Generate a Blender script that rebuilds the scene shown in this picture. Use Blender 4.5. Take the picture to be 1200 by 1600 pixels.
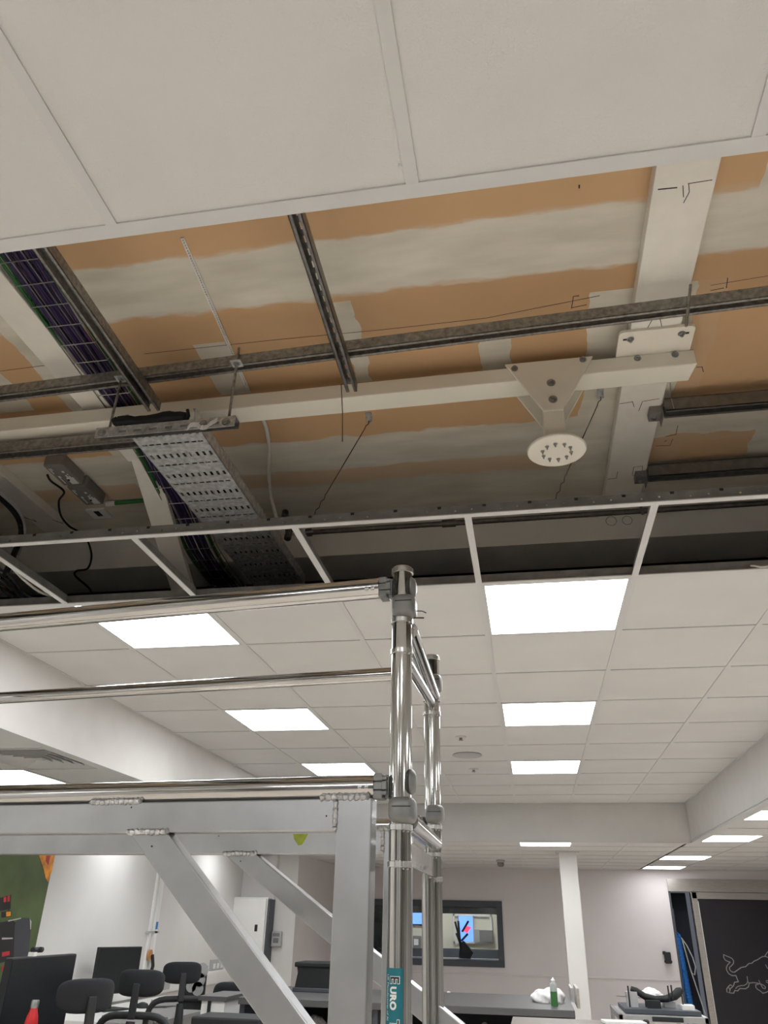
import bpy, bmesh, math, random
from mathutils import Vector, Matrix
random.seed(7)
for o in list(bpy.data.objects): bpy.data.objects.remove(o)
scene = bpy.context.scene
COL = scene.collection
EYE = 1.5                                    # eye height above the floor; all z below are measured from the eye
# ------------------------------------------------------------------ camera
YAW, PITCH, ROLL, FPX = 0.18515, 0.49693, 0.02298, 1184.878
def cam_axes():
    cy, sy, cp, sp, cr, sr = math.cos(YAW), math.sin(YAW), math.cos(PITCH), math.sin(PITCH), math.cos(ROLL), math.sin(ROLL)
    f = Vector((-sy*cp, cy*cp, sp)); r = Vector((cy, sy, 0)); u = r.cross(f)
    return r*cr + u*sr, u*cr - r*sr, f
RX, UP, FW = cam_axes()
cd = bpy.data.cameras.new('camera'); cam = bpy.data.objects.new('camera', cd); COL.objects.link(cam)
m = Matrix((RX, UP, -FW)).transposed().to_4x4(); m.translation = Vector((0, 0, EYE)); cam.matrix_world = m
cd.sensor_fit = 'HORIZONTAL'; cd.sensor_width = 36; cd.lens = FPX/1200*36; cd.clip_start = .02; cd.clip_end = 100
scene.camera = cam
# ------------------------------------------------------------------ world, exposure
w = bpy.data.worlds.new('world'); scene.world = w; w.use_nodes = True
w.node_tree.nodes['Background'].inputs[0].default_value = (.8, .85, 1, 1)
w.node_tree.nodes['Background'].inputs[1].default_value = .05
vs = scene.view_settings
vs.view_transform = 'Standard'; vs.look = 'None'; vs.gamma = 1; vs.exposure = 1.36; vs.use_curve_mapping = False
PANEL_POWER = 7.5                            # emission of the ceiling light panels
# ------------------------------------------------------------------ helpers
def at(px, py, x=None, y=None, z=None):
    d = RX*((px-600)/FPX) + UP*((800-py)/FPX) + FW
    t = x/d.x if x is not None else y/d.y if y is not None else z/d.z
    return d*t
WL = {}
class MB:
    def __init__(s): s.v = []; s.f = []
    def add(s, vs_, fs):
        n = len(s.v); s.v += [Vector(p) for p in vs_]; s.f += [tuple(i+n for i in f) for f in fs]; return s
    def box(s, x0, x1, y0, y1, z0, z1):
        return s.add([(x0,y0,z0),(x1,y0,z0),(x1,y1,z0),(x0,y1,z0),(x0,y0,z1),(x1,y0,z1),(x1,y1,z1),(x0,y1,z1)],
              [(0,3,2,1),(4,5,6,7),(0,1,5,4),(1,2,6,5),(2,3,7,6),(3,0,4,7)])
    def obox(s, c, ax, ay, az):              # centre and three half-axis vectors
        c, ax, ay, az = map(Vector, (c, ax, ay, az))
        return s.add([c-ax-ay-az, c+ax-ay-az, c+ax+ay-az, c-ax+ay-az, c-ax-ay+az, c+ax-ay+az, c+ax+ay+az, c-ax+ay+az],
              [(0,3,2,1),(4,5,6,7),(0,1,5,4),(1,2,6,5),(2,3,7,6),(3,0,4,7)])
    def beam(s, p, q, wd, ht, up=(0,0,1)):   # rectangular bar from p to q; wd across, ht along up
        p, q, up = Vector(p), Vector(q), Vector(up); d = q-p; dn = d.normalized()
        side = dn.cross(up).normalized(); u2 = side.cross(dn).normalized()
        return s.obox((p+q)/2, d/2, side*wd/2, u2*ht/2)
    def tube(s, pts, r, n=8, cap=True):
        pts = [Vector(p) for p in pts]; R = r if isinstance(r, (list, tuple)) else [r]*len(pts)
        t0 = (pts[1]-pts[0]).normalized(); a = t0.orthogonal().normalized(); base = len(s.v)
        for i, p in enumerate(pts):
            t = (pts[min(i+1, len(pts)-1)]-pts[max(i-1, 0)]).normalized()
            a = (a - t*a.dot(t)).normalized(); b = t.cross(a)
            for k in range(n):
                g = 2*math.pi*k/n; s.v.append(p + (a*math.cos(g)+b*math.sin(g))*R[i])
        for i in range(len(pts)-1):
            for k in range(n):
                k2 = (k+1) % n
                s.f.append((base+i*n+k, base+i*n+k2, base+(i+1)*n+k2, base+(i+1)*n+k))
        if cap:
            s.f.append(tuple(base+k for k in reversed(range(n)))); e = base+(len(pts)-1)*n
            s.f.append(tuple(e+k for k in range(n)))
        return s
    def lathe(s, c, axis, prof, n=24):       # prof: (radius, distance along axis)
        c, ax = Vector(c), Vector(axis).normalized(); a = ax.orthogonal().normalized(); b = ax.cross(a); base = len(s.v)
        for r, t in prof:
            for k in range(n):
                g = 2*math.pi*k/n; s.v.append(c + ax*t + (a*math.cos(g)+b*math.sin(g))*max(r, 1e-4))
        for i in range(len(prof)-1):
            for k in range(n):
                k2 = (k+1) % n; s.f.append((base+i*n+k, base+i*n+k2, base+(i+1)*n+k2, base+(i+1)*n+k))
        s.f.append(tuple(base+k for k in reversed(range(n)))); e = base+(len(prof)-1)*n
        s.f.append(tuple(e+k for k in range(n)))
        return s
    def prism(s, poly, ext):
        n = len(poly); P = [Vector(p) for p in poly]; e = Vector(ext)
        return s.add(P+[p+e for p in P], [tuple(range(n))[::-1], tuple(range(n, 2*n))] + [(i, (i+1) % n, n+(i+1) % n, n+i) for i in range(n)])
    def build(s, name, mat, par=None, smooth=False, bev=0, seg=2):
        xs = [v.x for v in s.v]; ys = [v.y for v in s.v]; zs = [v.z for v in s.v]
        org = Vector(((min(xs)+max(xs))/2, (min(ys)+max(ys))/2, min(zs)))
        me = bpy.data.meshes.new(name); me.from_pydata([v-org for v in s.v], [], s.f)
        bm = bmesh.new(); bm.from_mesh(me); bmesh.ops.recalc_face_normals(bm, faces=bm.faces); bm.to_mesh(me); bm.free()
        me.materials.append(M[mat])
        if smooth:
            me.shade_smooth(); me.set_sharp_from_angle(angle=math.radians(38))
        o = bpy.data.objects.new(name, me); COL.objects.link(o)
        if bev:
            md = o.modifiers.new('bevel', 'BEVEL'); md.width = bev; md.segments = seg; md.limit_method = 'ANGLE'; md.angle_limit = .6
        place(o, org, par); return o
def place(o, org, par=None):
    WL[o.name] = Vector(org)
    if par is None: o.location = Vector(org) + Vector((0, 0, EYE))
    else: o.parent = par; o.location = Vector(org) - WL[par.name]
def empty(name, org):
    o = bpy.data.objects.new(name, None); o.empty_display_size = .05; COL.objects.link(o); place(o, Vector(org)); return o
def tag(o, label, cat, group=None):
    o['label'] = label; o['category'] = cat
    if group: o['group'] = group
    return o
def struct(o, label=None):
    o['kind'] = 'structure'
    if label: o['label'] = label
    return o
def thing(name, org, label, cat, group=None): return tag(empty(name, org), label, cat, group)
def clone(src, org, par=None, rot=None):
    c = src.copy(); COL.objects.link(c)
    for k in list(c.keys()):
        if k in ('label', 'category', 'group', 'kind'): del c[k]
    c.parent = None; place(c, org, par)
    if rot is not None: c.rotation_euler = rot
    return c
def B(name, mat, par, *a, bev=0): return MB().box(*a).build(name, mat, par, bev=bev)
# ------------------------------------------------------------------ materials
M = {}
def mat(name, col, rough=.5, metal=0, var=.08, vs_=6, bump=0, bs=60, stretch=(1, 1, 1), emit=0, coat=0, spec=None):
    mt = bpy.data.materials.new(name); M[name] = mt; mt.use_nodes = True; nt = mt.node_tree; b = nt.nodes['Principled BSDF']
    b.inputs['Roughness'].default_value = rough; b.inputs['Metallic'].default_value = metal
    if spec is not None: b.inputs['Specular IOR Level'].default_value = spec
    if coat: b.inputs['Coat Weight'].default_value = coat
    g = nt.nodes.new('ShaderNodeNewGeometry'); mp = nt.nodes.new('ShaderNodeMapping'); mp.inputs['Scale'].default_value = stretch
    nt.links.new(g.outputs['Position'], mp.inputs['Vector'])
    nz = nt.nodes.new('ShaderNodeTexNoise'); nz.inputs['Scale'].default_value = vs_; nz.inputs['Detail'].default_value = 5
    nt.links.new(mp.outputs[0], nz.inputs['Vector'])
    rp = nt.nodes.new('ShaderNodeValToRGB'); rp.color_ramp.elements[0].position = .3; rp.color_ramp.elements[1].position = .7
    rp.color_ramp.elements[0].color = tuple(max(0, c*(1-var)) for c in col)+(1,); rp.color_ramp.elements[1].color = tuple(min(1, c*(1+var)) for c in col)+(1,)
    nt.links.new(nz.outputs['Fac'], rp.inputs[0]); nt.links.new(rp.outputs[0], b.inputs['Base Color'])
    if bump:
        n2 = nt.nodes.new('ShaderNodeTexNoise'); n2.inputs['Scale'].default_value = bs; nt.links.new(mp.outputs[0], n2.inputs['Vector'])
        bp = nt.nodes.new('ShaderNodeBump'); bp.inputs['Strength'].default_value = bump; bp.inputs['Distance'].default_value = .004
        nt.links.new(n2.outputs['Fac'], bp.inputs['Height']); nt.links.new(bp.outputs[0], b.inputs['Normal'])
    if emit:
        b.inputs['Emission Color'].default_value = tuple(col)+(1,); b.inputs['Emission Strength'].default_value = emit
    return mt
mat('tile', (.65, .645, .635), .95, var=.03, vs_=3, bump=.25, bs=260)
mat('tee', (.60, .60, .595), .5, var=.02)
mat('tee_web', (.20, .20, .195), .5, .3, var=.2, vs_=20)
mat('cream', (.80, .765, .67), .45, var=.03, vs_=4)
mat('cream_paint', (.82, .79, .72), .5, var=.05, vs_=9)
mat('downstand', (.90, .88, .83), .6, var=.03)
mat('bulk', (.65, .635, .615), .8, var=.03, bump=.06, bs=120)
mat('wall', (.66, .645, .625), .8, var=.03, vs_=2, bump=.05, bs=150)
mat('wall_reflection_streaks', (.36, .355, .35), .8, var=.92, vs_=1.3, stretch=(1, 1, .04))  # streaks invented for the unseen walls, to vary reflections in the metal tubes
mat('wall_pink', (.68, .635, .635), .8, var=.03, vs_=2, bump=.05, bs=150)
mat('floor', (.80, .72, .63), .45, var=.06, vs_=2)
mat('galv', (.30, .29, .27), .48, .75, var=.32, vs_=60, bump=.12, bs=90)
mat('galv_dark', (.20, .197, .19), .5, .6, var=.2, vs_=30)
mat('galv_light', (.52, .53, .54), .45, .75, var=.3, vs_=45, bump=.1, bs=80)
mat('zinc', (.36, .37, .37), .3, .9, var=.1)
mat('black_metal', (.012, .012, .014), .55, .3)
mat('pipe', (.16, .15, .14), .5, .5, var=.25, vs_=25)
mat('alu_polish', (.56, .555, .54), .085, 1, var=.05, vs_=14, bump=.12, bs=7, stretch=(.25, 6, 6))
mat('alu_post', (.56, .555, .53), .07, 1, var=.05, vs_=14, bump=.05, bs=9, stretch=(6, 6, .25))
mat('alu_mill', (.44, .445, .45), .36, .9, var=.08, vs_=9, bump=.03, bs=24)
mat('weld', (.55, .55, .55), .35, .9, var=.3, vs_=90, bump=.6, bs=160)
mat('casting', (.24, .24, .235), .5, .35, var=.12, vs_=30, bump=.15, bs=120)
mat('ring', (.62, .62, .60), .25, .9, var=.08)
mat('teal', (.005, .16, .20), .4, var=.05)
mat('print_white', (.82, .84, .82), .5, var=.02)
mat('print_black', (.012, .014, .016), .5, var=.02)
mat('paint_green', (.30, .36, .03), .5, var=.2, vs_=40)
mat('purple', (.04, .024, .095), .5, var=.25, vs_=30)
mat('green_cable', (.03, .17, .045), .5, var=.2, vs_=20)
mat('white_cable', (.70, .68, .62), .5, var=.05)
mat('black', (.010, .011, .013), .6, var=.15)
mat('fabric_black', (.012, .013, .016), .9, var=.2, bump=.2, bs=300)
mat('wire', (.40, .40, .38), .35, .8)
mat('dark_wire', (.05, .04, .035), .5, .5)
mat('socket_grey', (.21, .20, .19), .55, var=.06)
mat('grey_plastic', (.42, .42, .42), .5, var=.04)
mat('white_plastic', (.80, .79, .77), .4, var=.02)
mat('galv_mid', (.20, .195, .19), .42, .8, var=.25, vs_=40)
mat('frame_dark', (.055, .062, .075), .5, var=.05)
mat('door_grey', (.17, .155, .155), .6, var=.04)
mat('stainless', (.50, .47, .44), .32, .9, var=.1, vs_=8, stretch=(1, 1, 12))
mat('door_black', (.014, .013, .018), .35, var=.1)
mat('logo', (.34, .32, .32), .5, var=.03)
mat('hose_blue', (.02, .16, .50), .4, var=.1)
mat('table_grey', (.085, .083, .085), .5, var=.06, vs_=5)
mat('wood_grey', (.19, .165, .15), .5, var=.2, vs_=8, stretch=(1, 12, 12))
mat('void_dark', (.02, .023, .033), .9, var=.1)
mat('red', (.55, .015, .02), .35, var=.05)
mat('screen', (.012, .014, .016), .25, var=.1)
mat('mural_green', (.075, .11, .035), .6, var=.3, vs_=3)
mat('mural_orange', (.75, .28, .02), .6, var=.35, vs_=14)
mat('mural_grey', (.045, .045, .055), .5, var=.1)
mat('mural_black', (.012, .011, .012), .5, var=.2)
mat('mural_red', (.50, .02, .03), .5, var=.2)
mat('mural_pale', (.45, .43, .40), .5, var=.1)
mat('bag_white', (.75, .74, .74), .6, var=.08, vs_=40, bump=.6, bs=60)
mat('marble_bag', (.62, .60, .61), .5, var=.35, vs_=60, bump=.6, bs=70)
mat('bottle_green', (.05, .17, .05), .3, var=.1)
mat('bottle_clear', (.42, .45, .42), .15, var=.05)
mat('cream_wall', (.78, .74, .62), .8, var=.03)
mat('yellow_sign', (.70, .62, .03), .5, var=.05)
mat('wood_frame', (.50, .25, .09), .5, var=.2)
mat('blue_sign', (.03, .2, .5), .5)
mat('pen', (.03, .025, .04), .8)
mat('panel_glow', (.965, .985, 1.0), .5, var=0, emit=PANEL_POWER)
mat('panel_glow_soft', (.965, .985, 1.0), .5, var=0, emit=PANEL_POWER*.5)
mat('screen_blue', (.10, .22, .80), .4, var=.15, vs_=5, emit=.9)
mat('screen_red', (.75, .05, .12), .4, var=.05, emit=.6)
def plasterboard():
    mt = bpy.data.materials.new('plasterboard'); M['plasterboard'] = mt; mt.use_nodes = True; nt = mt.node_tree; N = nt.nodes; L = nt.links; b = N['Principled BSDF']
    b.inputs['Roughness'].default_value = .85
    g = N.new('ShaderNodeNewGeometry'); sp = N.new('ShaderNodeSeparateXYZ'); L.new(g.outputs['Position'], sp.inputs[0])
    def math_(op, a, bb=None, c=None):
        n = N.new('ShaderNodeMath'); n.operation = op
        for i, q in enumerate((a, bb, c)):
            if q is None: continue
            if isinstance(q, (int, float)): n.inputs[i].default_value = q
            else: L.new(q, n.inputs[i])
        return n.outputs[0]
    def noise(scale, st=(1, 1, 1), det=4):
        mp = N.new('ShaderNodeMapping'); mp.inputs['Scale'].default_value = st; L.new(g.outputs['Position'], mp.inputs[0])
        n = N.new('ShaderNodeTexNoise'); n.inputs['Scale'].default_value = scale; n.inputs['Detail'].default_value = det; L.new(mp.outputs[0], n.inputs['Vector']); return n.outputs['Fac']
    wob = math_('MULTIPLY', math_('SUBTRACT', noise(7, (1, 3, 1), 8), .5), .075)
    yy = math_('ADD', sp.outputs['Y'], wob)
    t = math_('DIVIDE', math_('SUBTRACT', yy, 1.0), 2.8)
    rp = N.new('ShaderNodeValToRGB'); cr = rp.color_ramp; cr.interpolation = 'LINEAR'
    stops = [(1.0, 1), (1.36, 1), (1.37, 0), (1.675, 0), (1.685, 1), (1.925, 1), (1.935, 0), (2.795, 0), (2.805, 1), (3.055, 1), (3.07, .35), (3.18, .35), (3.21, .95), (3.8, .95)]
    while len(cr.elements) > 1: cr.elements.remove(cr.elements[0])
    cr.elements[0].position = 0; cr.elements[0].color = (1, 1, 1, 1)
    for y, v in stops[1:]:
        e = cr.elements.new((y-1)/2.8); e.color = (v, v, v, 1)
    L.new(t, rp.inputs[0]); mask = rp.outputs[0]
    xx = math_('ADD', sp.outputs['X'], math_('MULTIPLY', math_('SUBTRACT', noise(7, (3, 1, 1), 6), .5), .07))
    for x0, x1, y0, y1 in ((-.58, -.51, 1.96, 2.42), (-1.16, -1.03, 2.10, 2.42), (-.07, .05, 2.2, 2.42), (.33, .8, 2.05, 3.9), (1.10, 1.3, 2.7, 3.4), (-1.86, -1.6, 1.0, 3.6), (-2.2, -2.02, 2.0, 2.4), (.80, .93, 1.3, 1.9)):
        a = math_('MULTIPLY', math_('GREATER_THAN', xx, x0), math_('LESS_THAN', xx, x1))
        c = math_('MULTIPLY', math_('GREATER_THAN', sp.outputs['Y'], y0), math_('LESS_THAN', sp.outputs['Y'], y1))
        mask = math_('MAXIMUM', mask, math_('MULTIPLY', a, c))
    # bare board patch right of the steel beam
    a = math_('MULTIPLY', math_('GREATER_THAN', xx, .62), math_('LESS_THAN', xx, 1.10)); c = math_('MULTIPLY', math_('GREATER_THAN', yy, 3.0), math_('LESS_THAN', yy, 3.22))
    mask = math_('MULTIPLY', mask, math_('SUBTRACT', 1, math_('MULTIPLY', a, math_('MULTIPLY', c, .85))))
    a = math_('MULTIPLY', math_('GREATER_THAN', xx, .70), math_('MULTIPLY', math_('GREATER_THAN', yy, 2.0), math_('LESS_THAN', yy, 2.8)))
    mask = math_('MULTIPLY', mask, math_('SUBTRACT', 1, math_('MULTIPLY', a, .9)))
    br = N.new('ShaderNodeValToRGB'); br.color_ramp.elements[0].color = (.55, .35, .185, 1); br.color_ramp.elements[1].color = (.67, .44, .25, 1); L.new(noise(2.5), br.inputs[0])
    gr = N.new('ShaderNodeValToRGB'); gr.color_ramp.elements[0].color = (.58, .545, .455, 1); gr.color_ramp.elements[1].color = (.74, .70, .61, 1); gr.color_ramp.elements[0].position = .3; gr.color_ramp.elements[1].position = .7; L.new(noise(3, (1, 4, 1), 6), gr.inputs[0])
    mx = N.new('ShaderNodeMix'); mx.data_type = 'RGBA'; L.new(mask, mx.inputs[0]); L.new(br.outputs[0], mx.inputs[6]); L.new(gr.outputs[0], mx.inputs[7])
    L.new(mx.outputs[2], b.inputs['Base Color'])
    bp = N.new('ShaderNodeBump'); bp.inputs['Strength'].default_value = .15; bp.inputs['Distance'].default_value = .003; L.new(mask, bp.inputs['Height']); L.new(bp.outputs[0], b.inputs['Normal'])
plasterboard()
def glassmat():
    mt = bpy.data.materials.new('glass'); M['glass'] = mt; mt.use_nodes = True; nt = mt.node_tree; N = nt.nodes; L = nt.links
    N.remove(N['Principled BSDF']); tr = N.new('ShaderNodeBsdfTransparent'); tr.inputs[0].default_value = (.93, .95, .95, 1); gl = N.new('ShaderNodeBsdfGlossy'); gl.inputs['Roughness'].default_value = .02
    mx = N.new('ShaderNodeMixShader'); fr = N.new('ShaderNodeFresnel'); fr.inputs[0].default_value = 1.45
    L.new(fr.outputs[0], mx.inputs[0]); L.new(tr.outputs[0], mx.inputs[1]); L.new(gl.outputs[0], mx.inputs[2]); L.new(mx.outputs[0], N['Material Output'].inputs[0])
glassmat()
def meshmat():
    mt = mat('chair_mesh', (.02, .021, .024), .8); nt = mt.node_tree; N = nt.nodes; L = nt.links
    tr = N.new('ShaderNodeBsdfTransparent'); mx = N.new('ShaderNodeMixShader'); mx.inputs[0].default_value = .62
    L.new(tr.outputs[0], mx.inputs[1]); L.new(N['Principled BSDF'].outputs[0], mx.inputs[2]); L.new(mx.outputs[0], N['Material Output'].inputs[0])
meshmat()
# ================================================================== THE SETTING
CZ, LZ, SZ = 1.2, .825, 1.95                 # tile ceiling, lower ceilings, plasterboard soffit (above the eye)
X0, Y0, PX, PY = -.1354, 3.4532, .6, .6255   # ceiling grid origin and pitch
gx = lambda i: X0 + PX*i
gy = lambda j: Y0 + PY*j
LX, RXB, FY, YW = gx(-4), gx(3), gy(9), 13.8 # bulkheads left / right / far, far wall
JB = -11                                     # first tile row behind the viewpoint
WLX, WRX, BY = -4.0, 4.6, gy(JB)
struct(B('floor', 'floor', None, WLX-.1, WRX+.1, BY-.1, YW+2.6, -EYE-.1, -EYE), 'pale vinyl floor')
struct(B('wall_left', 'wall', None, WLX-.1, WLX, BY-.1, YW+.15, -EYE, SZ), 'white painted side wall')
struct(B('wall_right', 'wall_reflection_streaks', None, WRX, WRX+.1, BY-.1, YW+.15, -EYE, SZ))
struct(B('wall_back', 'wall_reflection_streaks', None, WLX, WRX, BY-.1, BY, -EYE, SZ))
sof = struct(B('ceiling', 'plasterboard', None, WLX, WRX, BY, YW+2.6, SZ, SZ+.1), 'brown plasterboard soffit with pale jointing plaster')
# far wall with an opening for the window, the grey doorway and the steel doorway
WX0, WX1, WZ0, WZ1 = -2.78, -.515, -.565, .352
DX0, DX1 = 2.065, 4.2
G0, G1, GZ = -3.95, -2.95, .43
fw = MB()
fw.box(WLX, WRX, YW, YW+.14, GZ if GZ > .707 else .707, SZ)
fw.box(WLX, DX0, YW, YW+.14, GZ, .707)
fw.box(DX1, WRX, YW, YW+.14, -EYE, .707)
fw.box(G1, WX0, YW, YW+.14, -EYE, GZ); fw.box(WLX, G0, YW, YW+.14, -EYE, GZ)
fw.box(WX0, WX1, YW, YW+.14, WZ1, GZ); fw.box(WX0, WX1, YW, YW+.14, -EYE, WZ0)
fw.box(WX1, DX0, YW, YW+.14, -EYE, GZ)
wf = struct(fw.build('wall_far', 'wall_pink'), 'pale pinkish far wall')
B('dado_rail', 'wall_pink', wf, WX1-2.2, DX0-.02, YW-.012, YW, -.668, -.645, bev=.004)
ret = struct(B('wall_return', 'wall', None, WLX, -3.2, 11.25, 11.35, -EYE, LZ), 'short white return wall carrying the control cabinet')
B('wall_return_side', 'wall_pink', ret, -3.3, -3.2, 11.35, YW, -EYE, LZ)
B('pilaster', 'wall_pink', ret, -3.62, -3.5, 11.19, 11.25, -EYE, LZ)
# bulkheads
struct(B('wall_bulkhead', 'bulk', None, LX-.06, LX, BY, FY+.06, LZ-.01, CZ+.1), 'plain white bulkhead stepping down at the left of the ceiling')
struct(B('wall_bulkhead', 'bulk', None, RXB, RXB+.06, BY, FY+.06, LZ-.01, CZ+.1), 'plain white bulkhead stepping down at the right of the ceiling')
struct(B('wall_bulkhead', 'bulk', None, LX, RXB, FY, FY+.06, LZ-.01, CZ+.1), 'plain white bulkhead across the far end of the ceiling')
for (a, b, c, d) in ((LX-.075, LX+.004, BY, FY), (RXB-.004, RXB+.075, BY, FY), (LX, RXB, FY-.004, FY+.075)):
    struct(B('trim_1', 'tee', None, a, b, c, d, LZ-.018, LZ-.010))
# ------------------------------------------------------------------ suspended ceilings: tiles and tee bars are parts
OPEN = {(i, j) for i in range(-4, 3) for j in (-4, -3, -2)}
LIGHTS = {(0, -1), (0, 2), (0, 5), (-3, -1), (-3, 2), (-3, 5), (0, -8), (-3, -8), (0, -11), (-3, -11), (0, -5), (-3, -5)}
LIGHTS -= {(0, -5), (-3, -5)}; LIGHTS |= {(0, -7), (-3, -7), (0, -10), (-3, -10)}; LIGHTS -= {(0, -8), (-3, -8), (0, -11), (-3, -11)}
tile_src = {}
def tile(par, x0, x1, y0, y1, z):
    key = (round(x1-x0, 3), round(y1-y0, 3)); org = Vector(((x0+x1)/2, (y0+y1)/2, z+.004))
    if key not in tile_src:
        h = .011
        o = MB().box(x0+h, x1-h, y0+h, y1-h, z+.004, z+.02).box(x0+.004, x1-.004, y0+.004, y1-.004, z+.0085, z+.02).build('ceiling_tile', 'tile', par)
        tile_src[key] = o; return o
    return clone(tile_src[key], org, par)
main = struct(empty('ceiling', (0, 2, CZ)), 'white suspended tile ceiling with a row of tiles taken out')
mz = CZ
for j in range(JB, 9):
    for i in range(-4, 3):
        if (i, j) in OPEN or (i, j) in LIGHTS: continue
        tile(main, gx(i), gx(i+1), gy(j), gy(j+1), CZ)
def tee(par, a, b, c, z, along, w=.024, web=True, wide=None):
    """inverted T bar: white flange with a grey upright web; along 'x' or 'y'."""
    w = wide or w
    if along == 'x':
        o = B('tee_bar', 'tee', par, a, b, c-w/2, c+w/2, z, z+.0035)
        if web: B('tee_web', 'tee_web', o, a, b, c-.003, c+.003, z+.0035, z+.04)
    else:
        o = B('tee_bar', 'tee', par, c-w/2, c+w/2, a, b, z, z+.0035)
        if web: B('tee_web', 'tee_web', o, c-.003, c+.003, a, b, z+.0035, z+.04)
    return o
YM = gy(-2) + .037                           # the main runner that still hangs across the opening
for i in range(-4, 4):
    tee(main, BY, gy(-4)-.0202, gx(i), CZ, 'y'); tee(main, YM+.0122, gy(-1)-.0162, gx(i), CZ, 'y'); tee(main, gy(-1)+.0142, FY, gx(i), CZ, 'y')
for j in list(range(JB, -4)) + list(range(0, 9)): tee(main, LX, RXB, gy(j), CZ+.0007, 'x', w=.018)
# opening's near edge angle, far edge
o = B('tee_bar', 'tee', main, LX, RXB, gy(-4)-.020, gy(-4)+.012, CZ, CZ+.004); B('tee_web', 'tee', o, LX, RXB, gy(-4)+.008, gy(-4)+.012, CZ+.004, CZ+.02)
o = B('tee_bar', 'tee', main, LX, RXB, gy(-1)-.016, gy(-1)+.014, CZ, CZ+.004); B('tee_web', 'tee_web', o, LX, RXB, gy(-1)-.003, gy(-1)+.003, CZ+.004, CZ+.042)
o = B('tee_bar', 'tee', main, LX, RXB, YM-.012, YM+.012, CZ, CZ+.0035)
wb = B('tee_web', 'tee_web', o, LX, RXB, YM-.003, YM+.003, CZ+.0035, CZ+.04)
wd = MB(); wl = MB(); x = LX+.05; k = 0
while x < RXB:
    wd.box(x, x+.012, YM-.0045, YM-.003, CZ+.030, CZ+.039)
    wl.lathe((x+.06, YM-.003, CZ+.018), (0, -1, 0), [(.004, 0), (.004, .0012)], 8).lathe((x+.115, YM-.003, CZ+.022), (0, -1, 0), [(.0035, 0), (.0035, .0012)], 8)
    x += .15
wd.build('slot', 'black', o)['kind'] = 'stuff'; wl.build('rivet', 'ring', o, smooth=True)['kind'] = 'stuff'
# lower ceilings left, right and far
LY0 = 9.16
def lower(x0, n, ylist, lights, skip, label, z=LZ):
    c = struct(empty('ceiling', (x0, ylist[0], z)), label)
    for y in ylist:
        for i in range(n):
            a = x0+PX*i
            if (i, round(y, 2)) in lights or (i, round(y, 2)) in skip: continue
            tile(c, a, a+PX, y, y+PY, z)
        tee(c, x0, x0+PX*n, y, z+.0007, 'x', web=False, w=.016)
    for i in range(n+1): tee(c, ylist[0], ylist[-1]+PY, x0+PX*i, z, 'y', web=False, w=.02)
    return c
LIT = []
def rows(a, b): return [LY0+PY*k for k in range(a, b)]
rr = rows(-16, 8)
rl = {(0, round(LY0+PY*k, 2)) for k in (-16, -13, -10, -7, -4, -1, 3, 6)}
lower(RXB+.075-.075, 5, rr, rl, {(2, round(LY0+PY*1, 2))}, 'lower white tile ceiling on the right with light panels')
fr_ = rows(0, 8); fx = LX - .0; fl = {(4, round(LY0, 2))}
lower(fx, 7, fr_, fl, set(), 'lower white tile ceiling at the far end')
lfr = [4.62+PY*k for k in range(-12, 15)]
lfl = {(0, round(4.62+PY*k, 2)) for k in (-9, -6, -3, 0, 4, 8)}
XL0 = LX-.06-PX*2-.0
lower(XL0, 2, lfr, lfl, {(1, round(4.62-PY, 2))}, 'lower white tile ceiling on the left with an air diffuser')
struct(B('trim_2', 'tile', None, WLX, XL0, BY, YW, LZ, LZ+.02))
def led(x0, y0, z, label, group=None):
    t = thing('led_panel', (x0+PX/2, y0+PY/2, z), label, 'light', group)
    x1, y1 = x0+PX, y0+PY
    f = MB()
    for a in ((x0+.01, x1-.01, y0+.01, y0+.022), (x0+.01, x1-.01, y1-.022, y1-.01), (x0+.01, x0+.022, y0+.022, y1-.022), (x1-.022, x1-.01, y0+.022, y1-.022)): f.box(*a, z+.001, z+.012)
    f.build('frame', 'tee', t); B('diffuser', 'panel_glow_soft' if z < 1 and (x0 < -2.8 or y0 > 12.5 and y0 < 13.8) else 'panel_glow', t, x0+.022, x1-.022, y0+.022, y1-.022, z+.004, z+.008); B('housing', 'tee', t, x0+.012, x1-.012, y0+.012, y1-.012, z+.0085, z+.03)
NM = {(0, -1): 'largest bright ceiling panel, right of the scaffold post by the opening', (0, 2): 'bright square ceiling panel, second in the row right of the scaffold post',
      (0, 5): 'bright ceiling panel, third and farthest in the row right of the scaffold post', (-3, -1): 'large bright ceiling panel partly behind the top scaffold tube',
      (-3, 2): 'bright ceiling panel below the middle scaffold tube', (-3, 5): 'small bright ceiling panel just above the lowest scaffold tube, left of the post'}
for i, j in sorted(LIGHTS):
    led(gx(i), gy(j), CZ, NM.get((i, j), 'square white light panel in the tile ceiling behind the viewpoint'), None if (i, j) in NM else 'light panels behind the viewpoint')
RN = {-1: 'long bright panel under the right bulkhead, second nearest of the right row', -4: 'bright panel cut by the right picture edge, nearest of the right row', 3: 'thin bright panel third along the right row', 6: 'farthest thin bright panel above the far wall, beside the steel doorway'}
for k in (-16, -13, -10, -7, -4, -1, 3, 6):
    led(RXB, LY0+PY*k, LZ, RN.get(k, 'square light panel of the right lower ceiling out of view'), None if k in RN else 'right light panels out of view')
led(fx+PX*4, LY0, LZ, 'thin bright panel in the far ceiling above the white column')
for k in (-9, -6, -3, 0, 4, 8):
    led(XL0, 4.62+PY*k, LZ, 'bright panel at the left picture edge beside the air diffuser' if k == 0 else 'square light panel of the left lower ceiling out of view', None if k == 0 else 'left light panels out of view')
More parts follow.
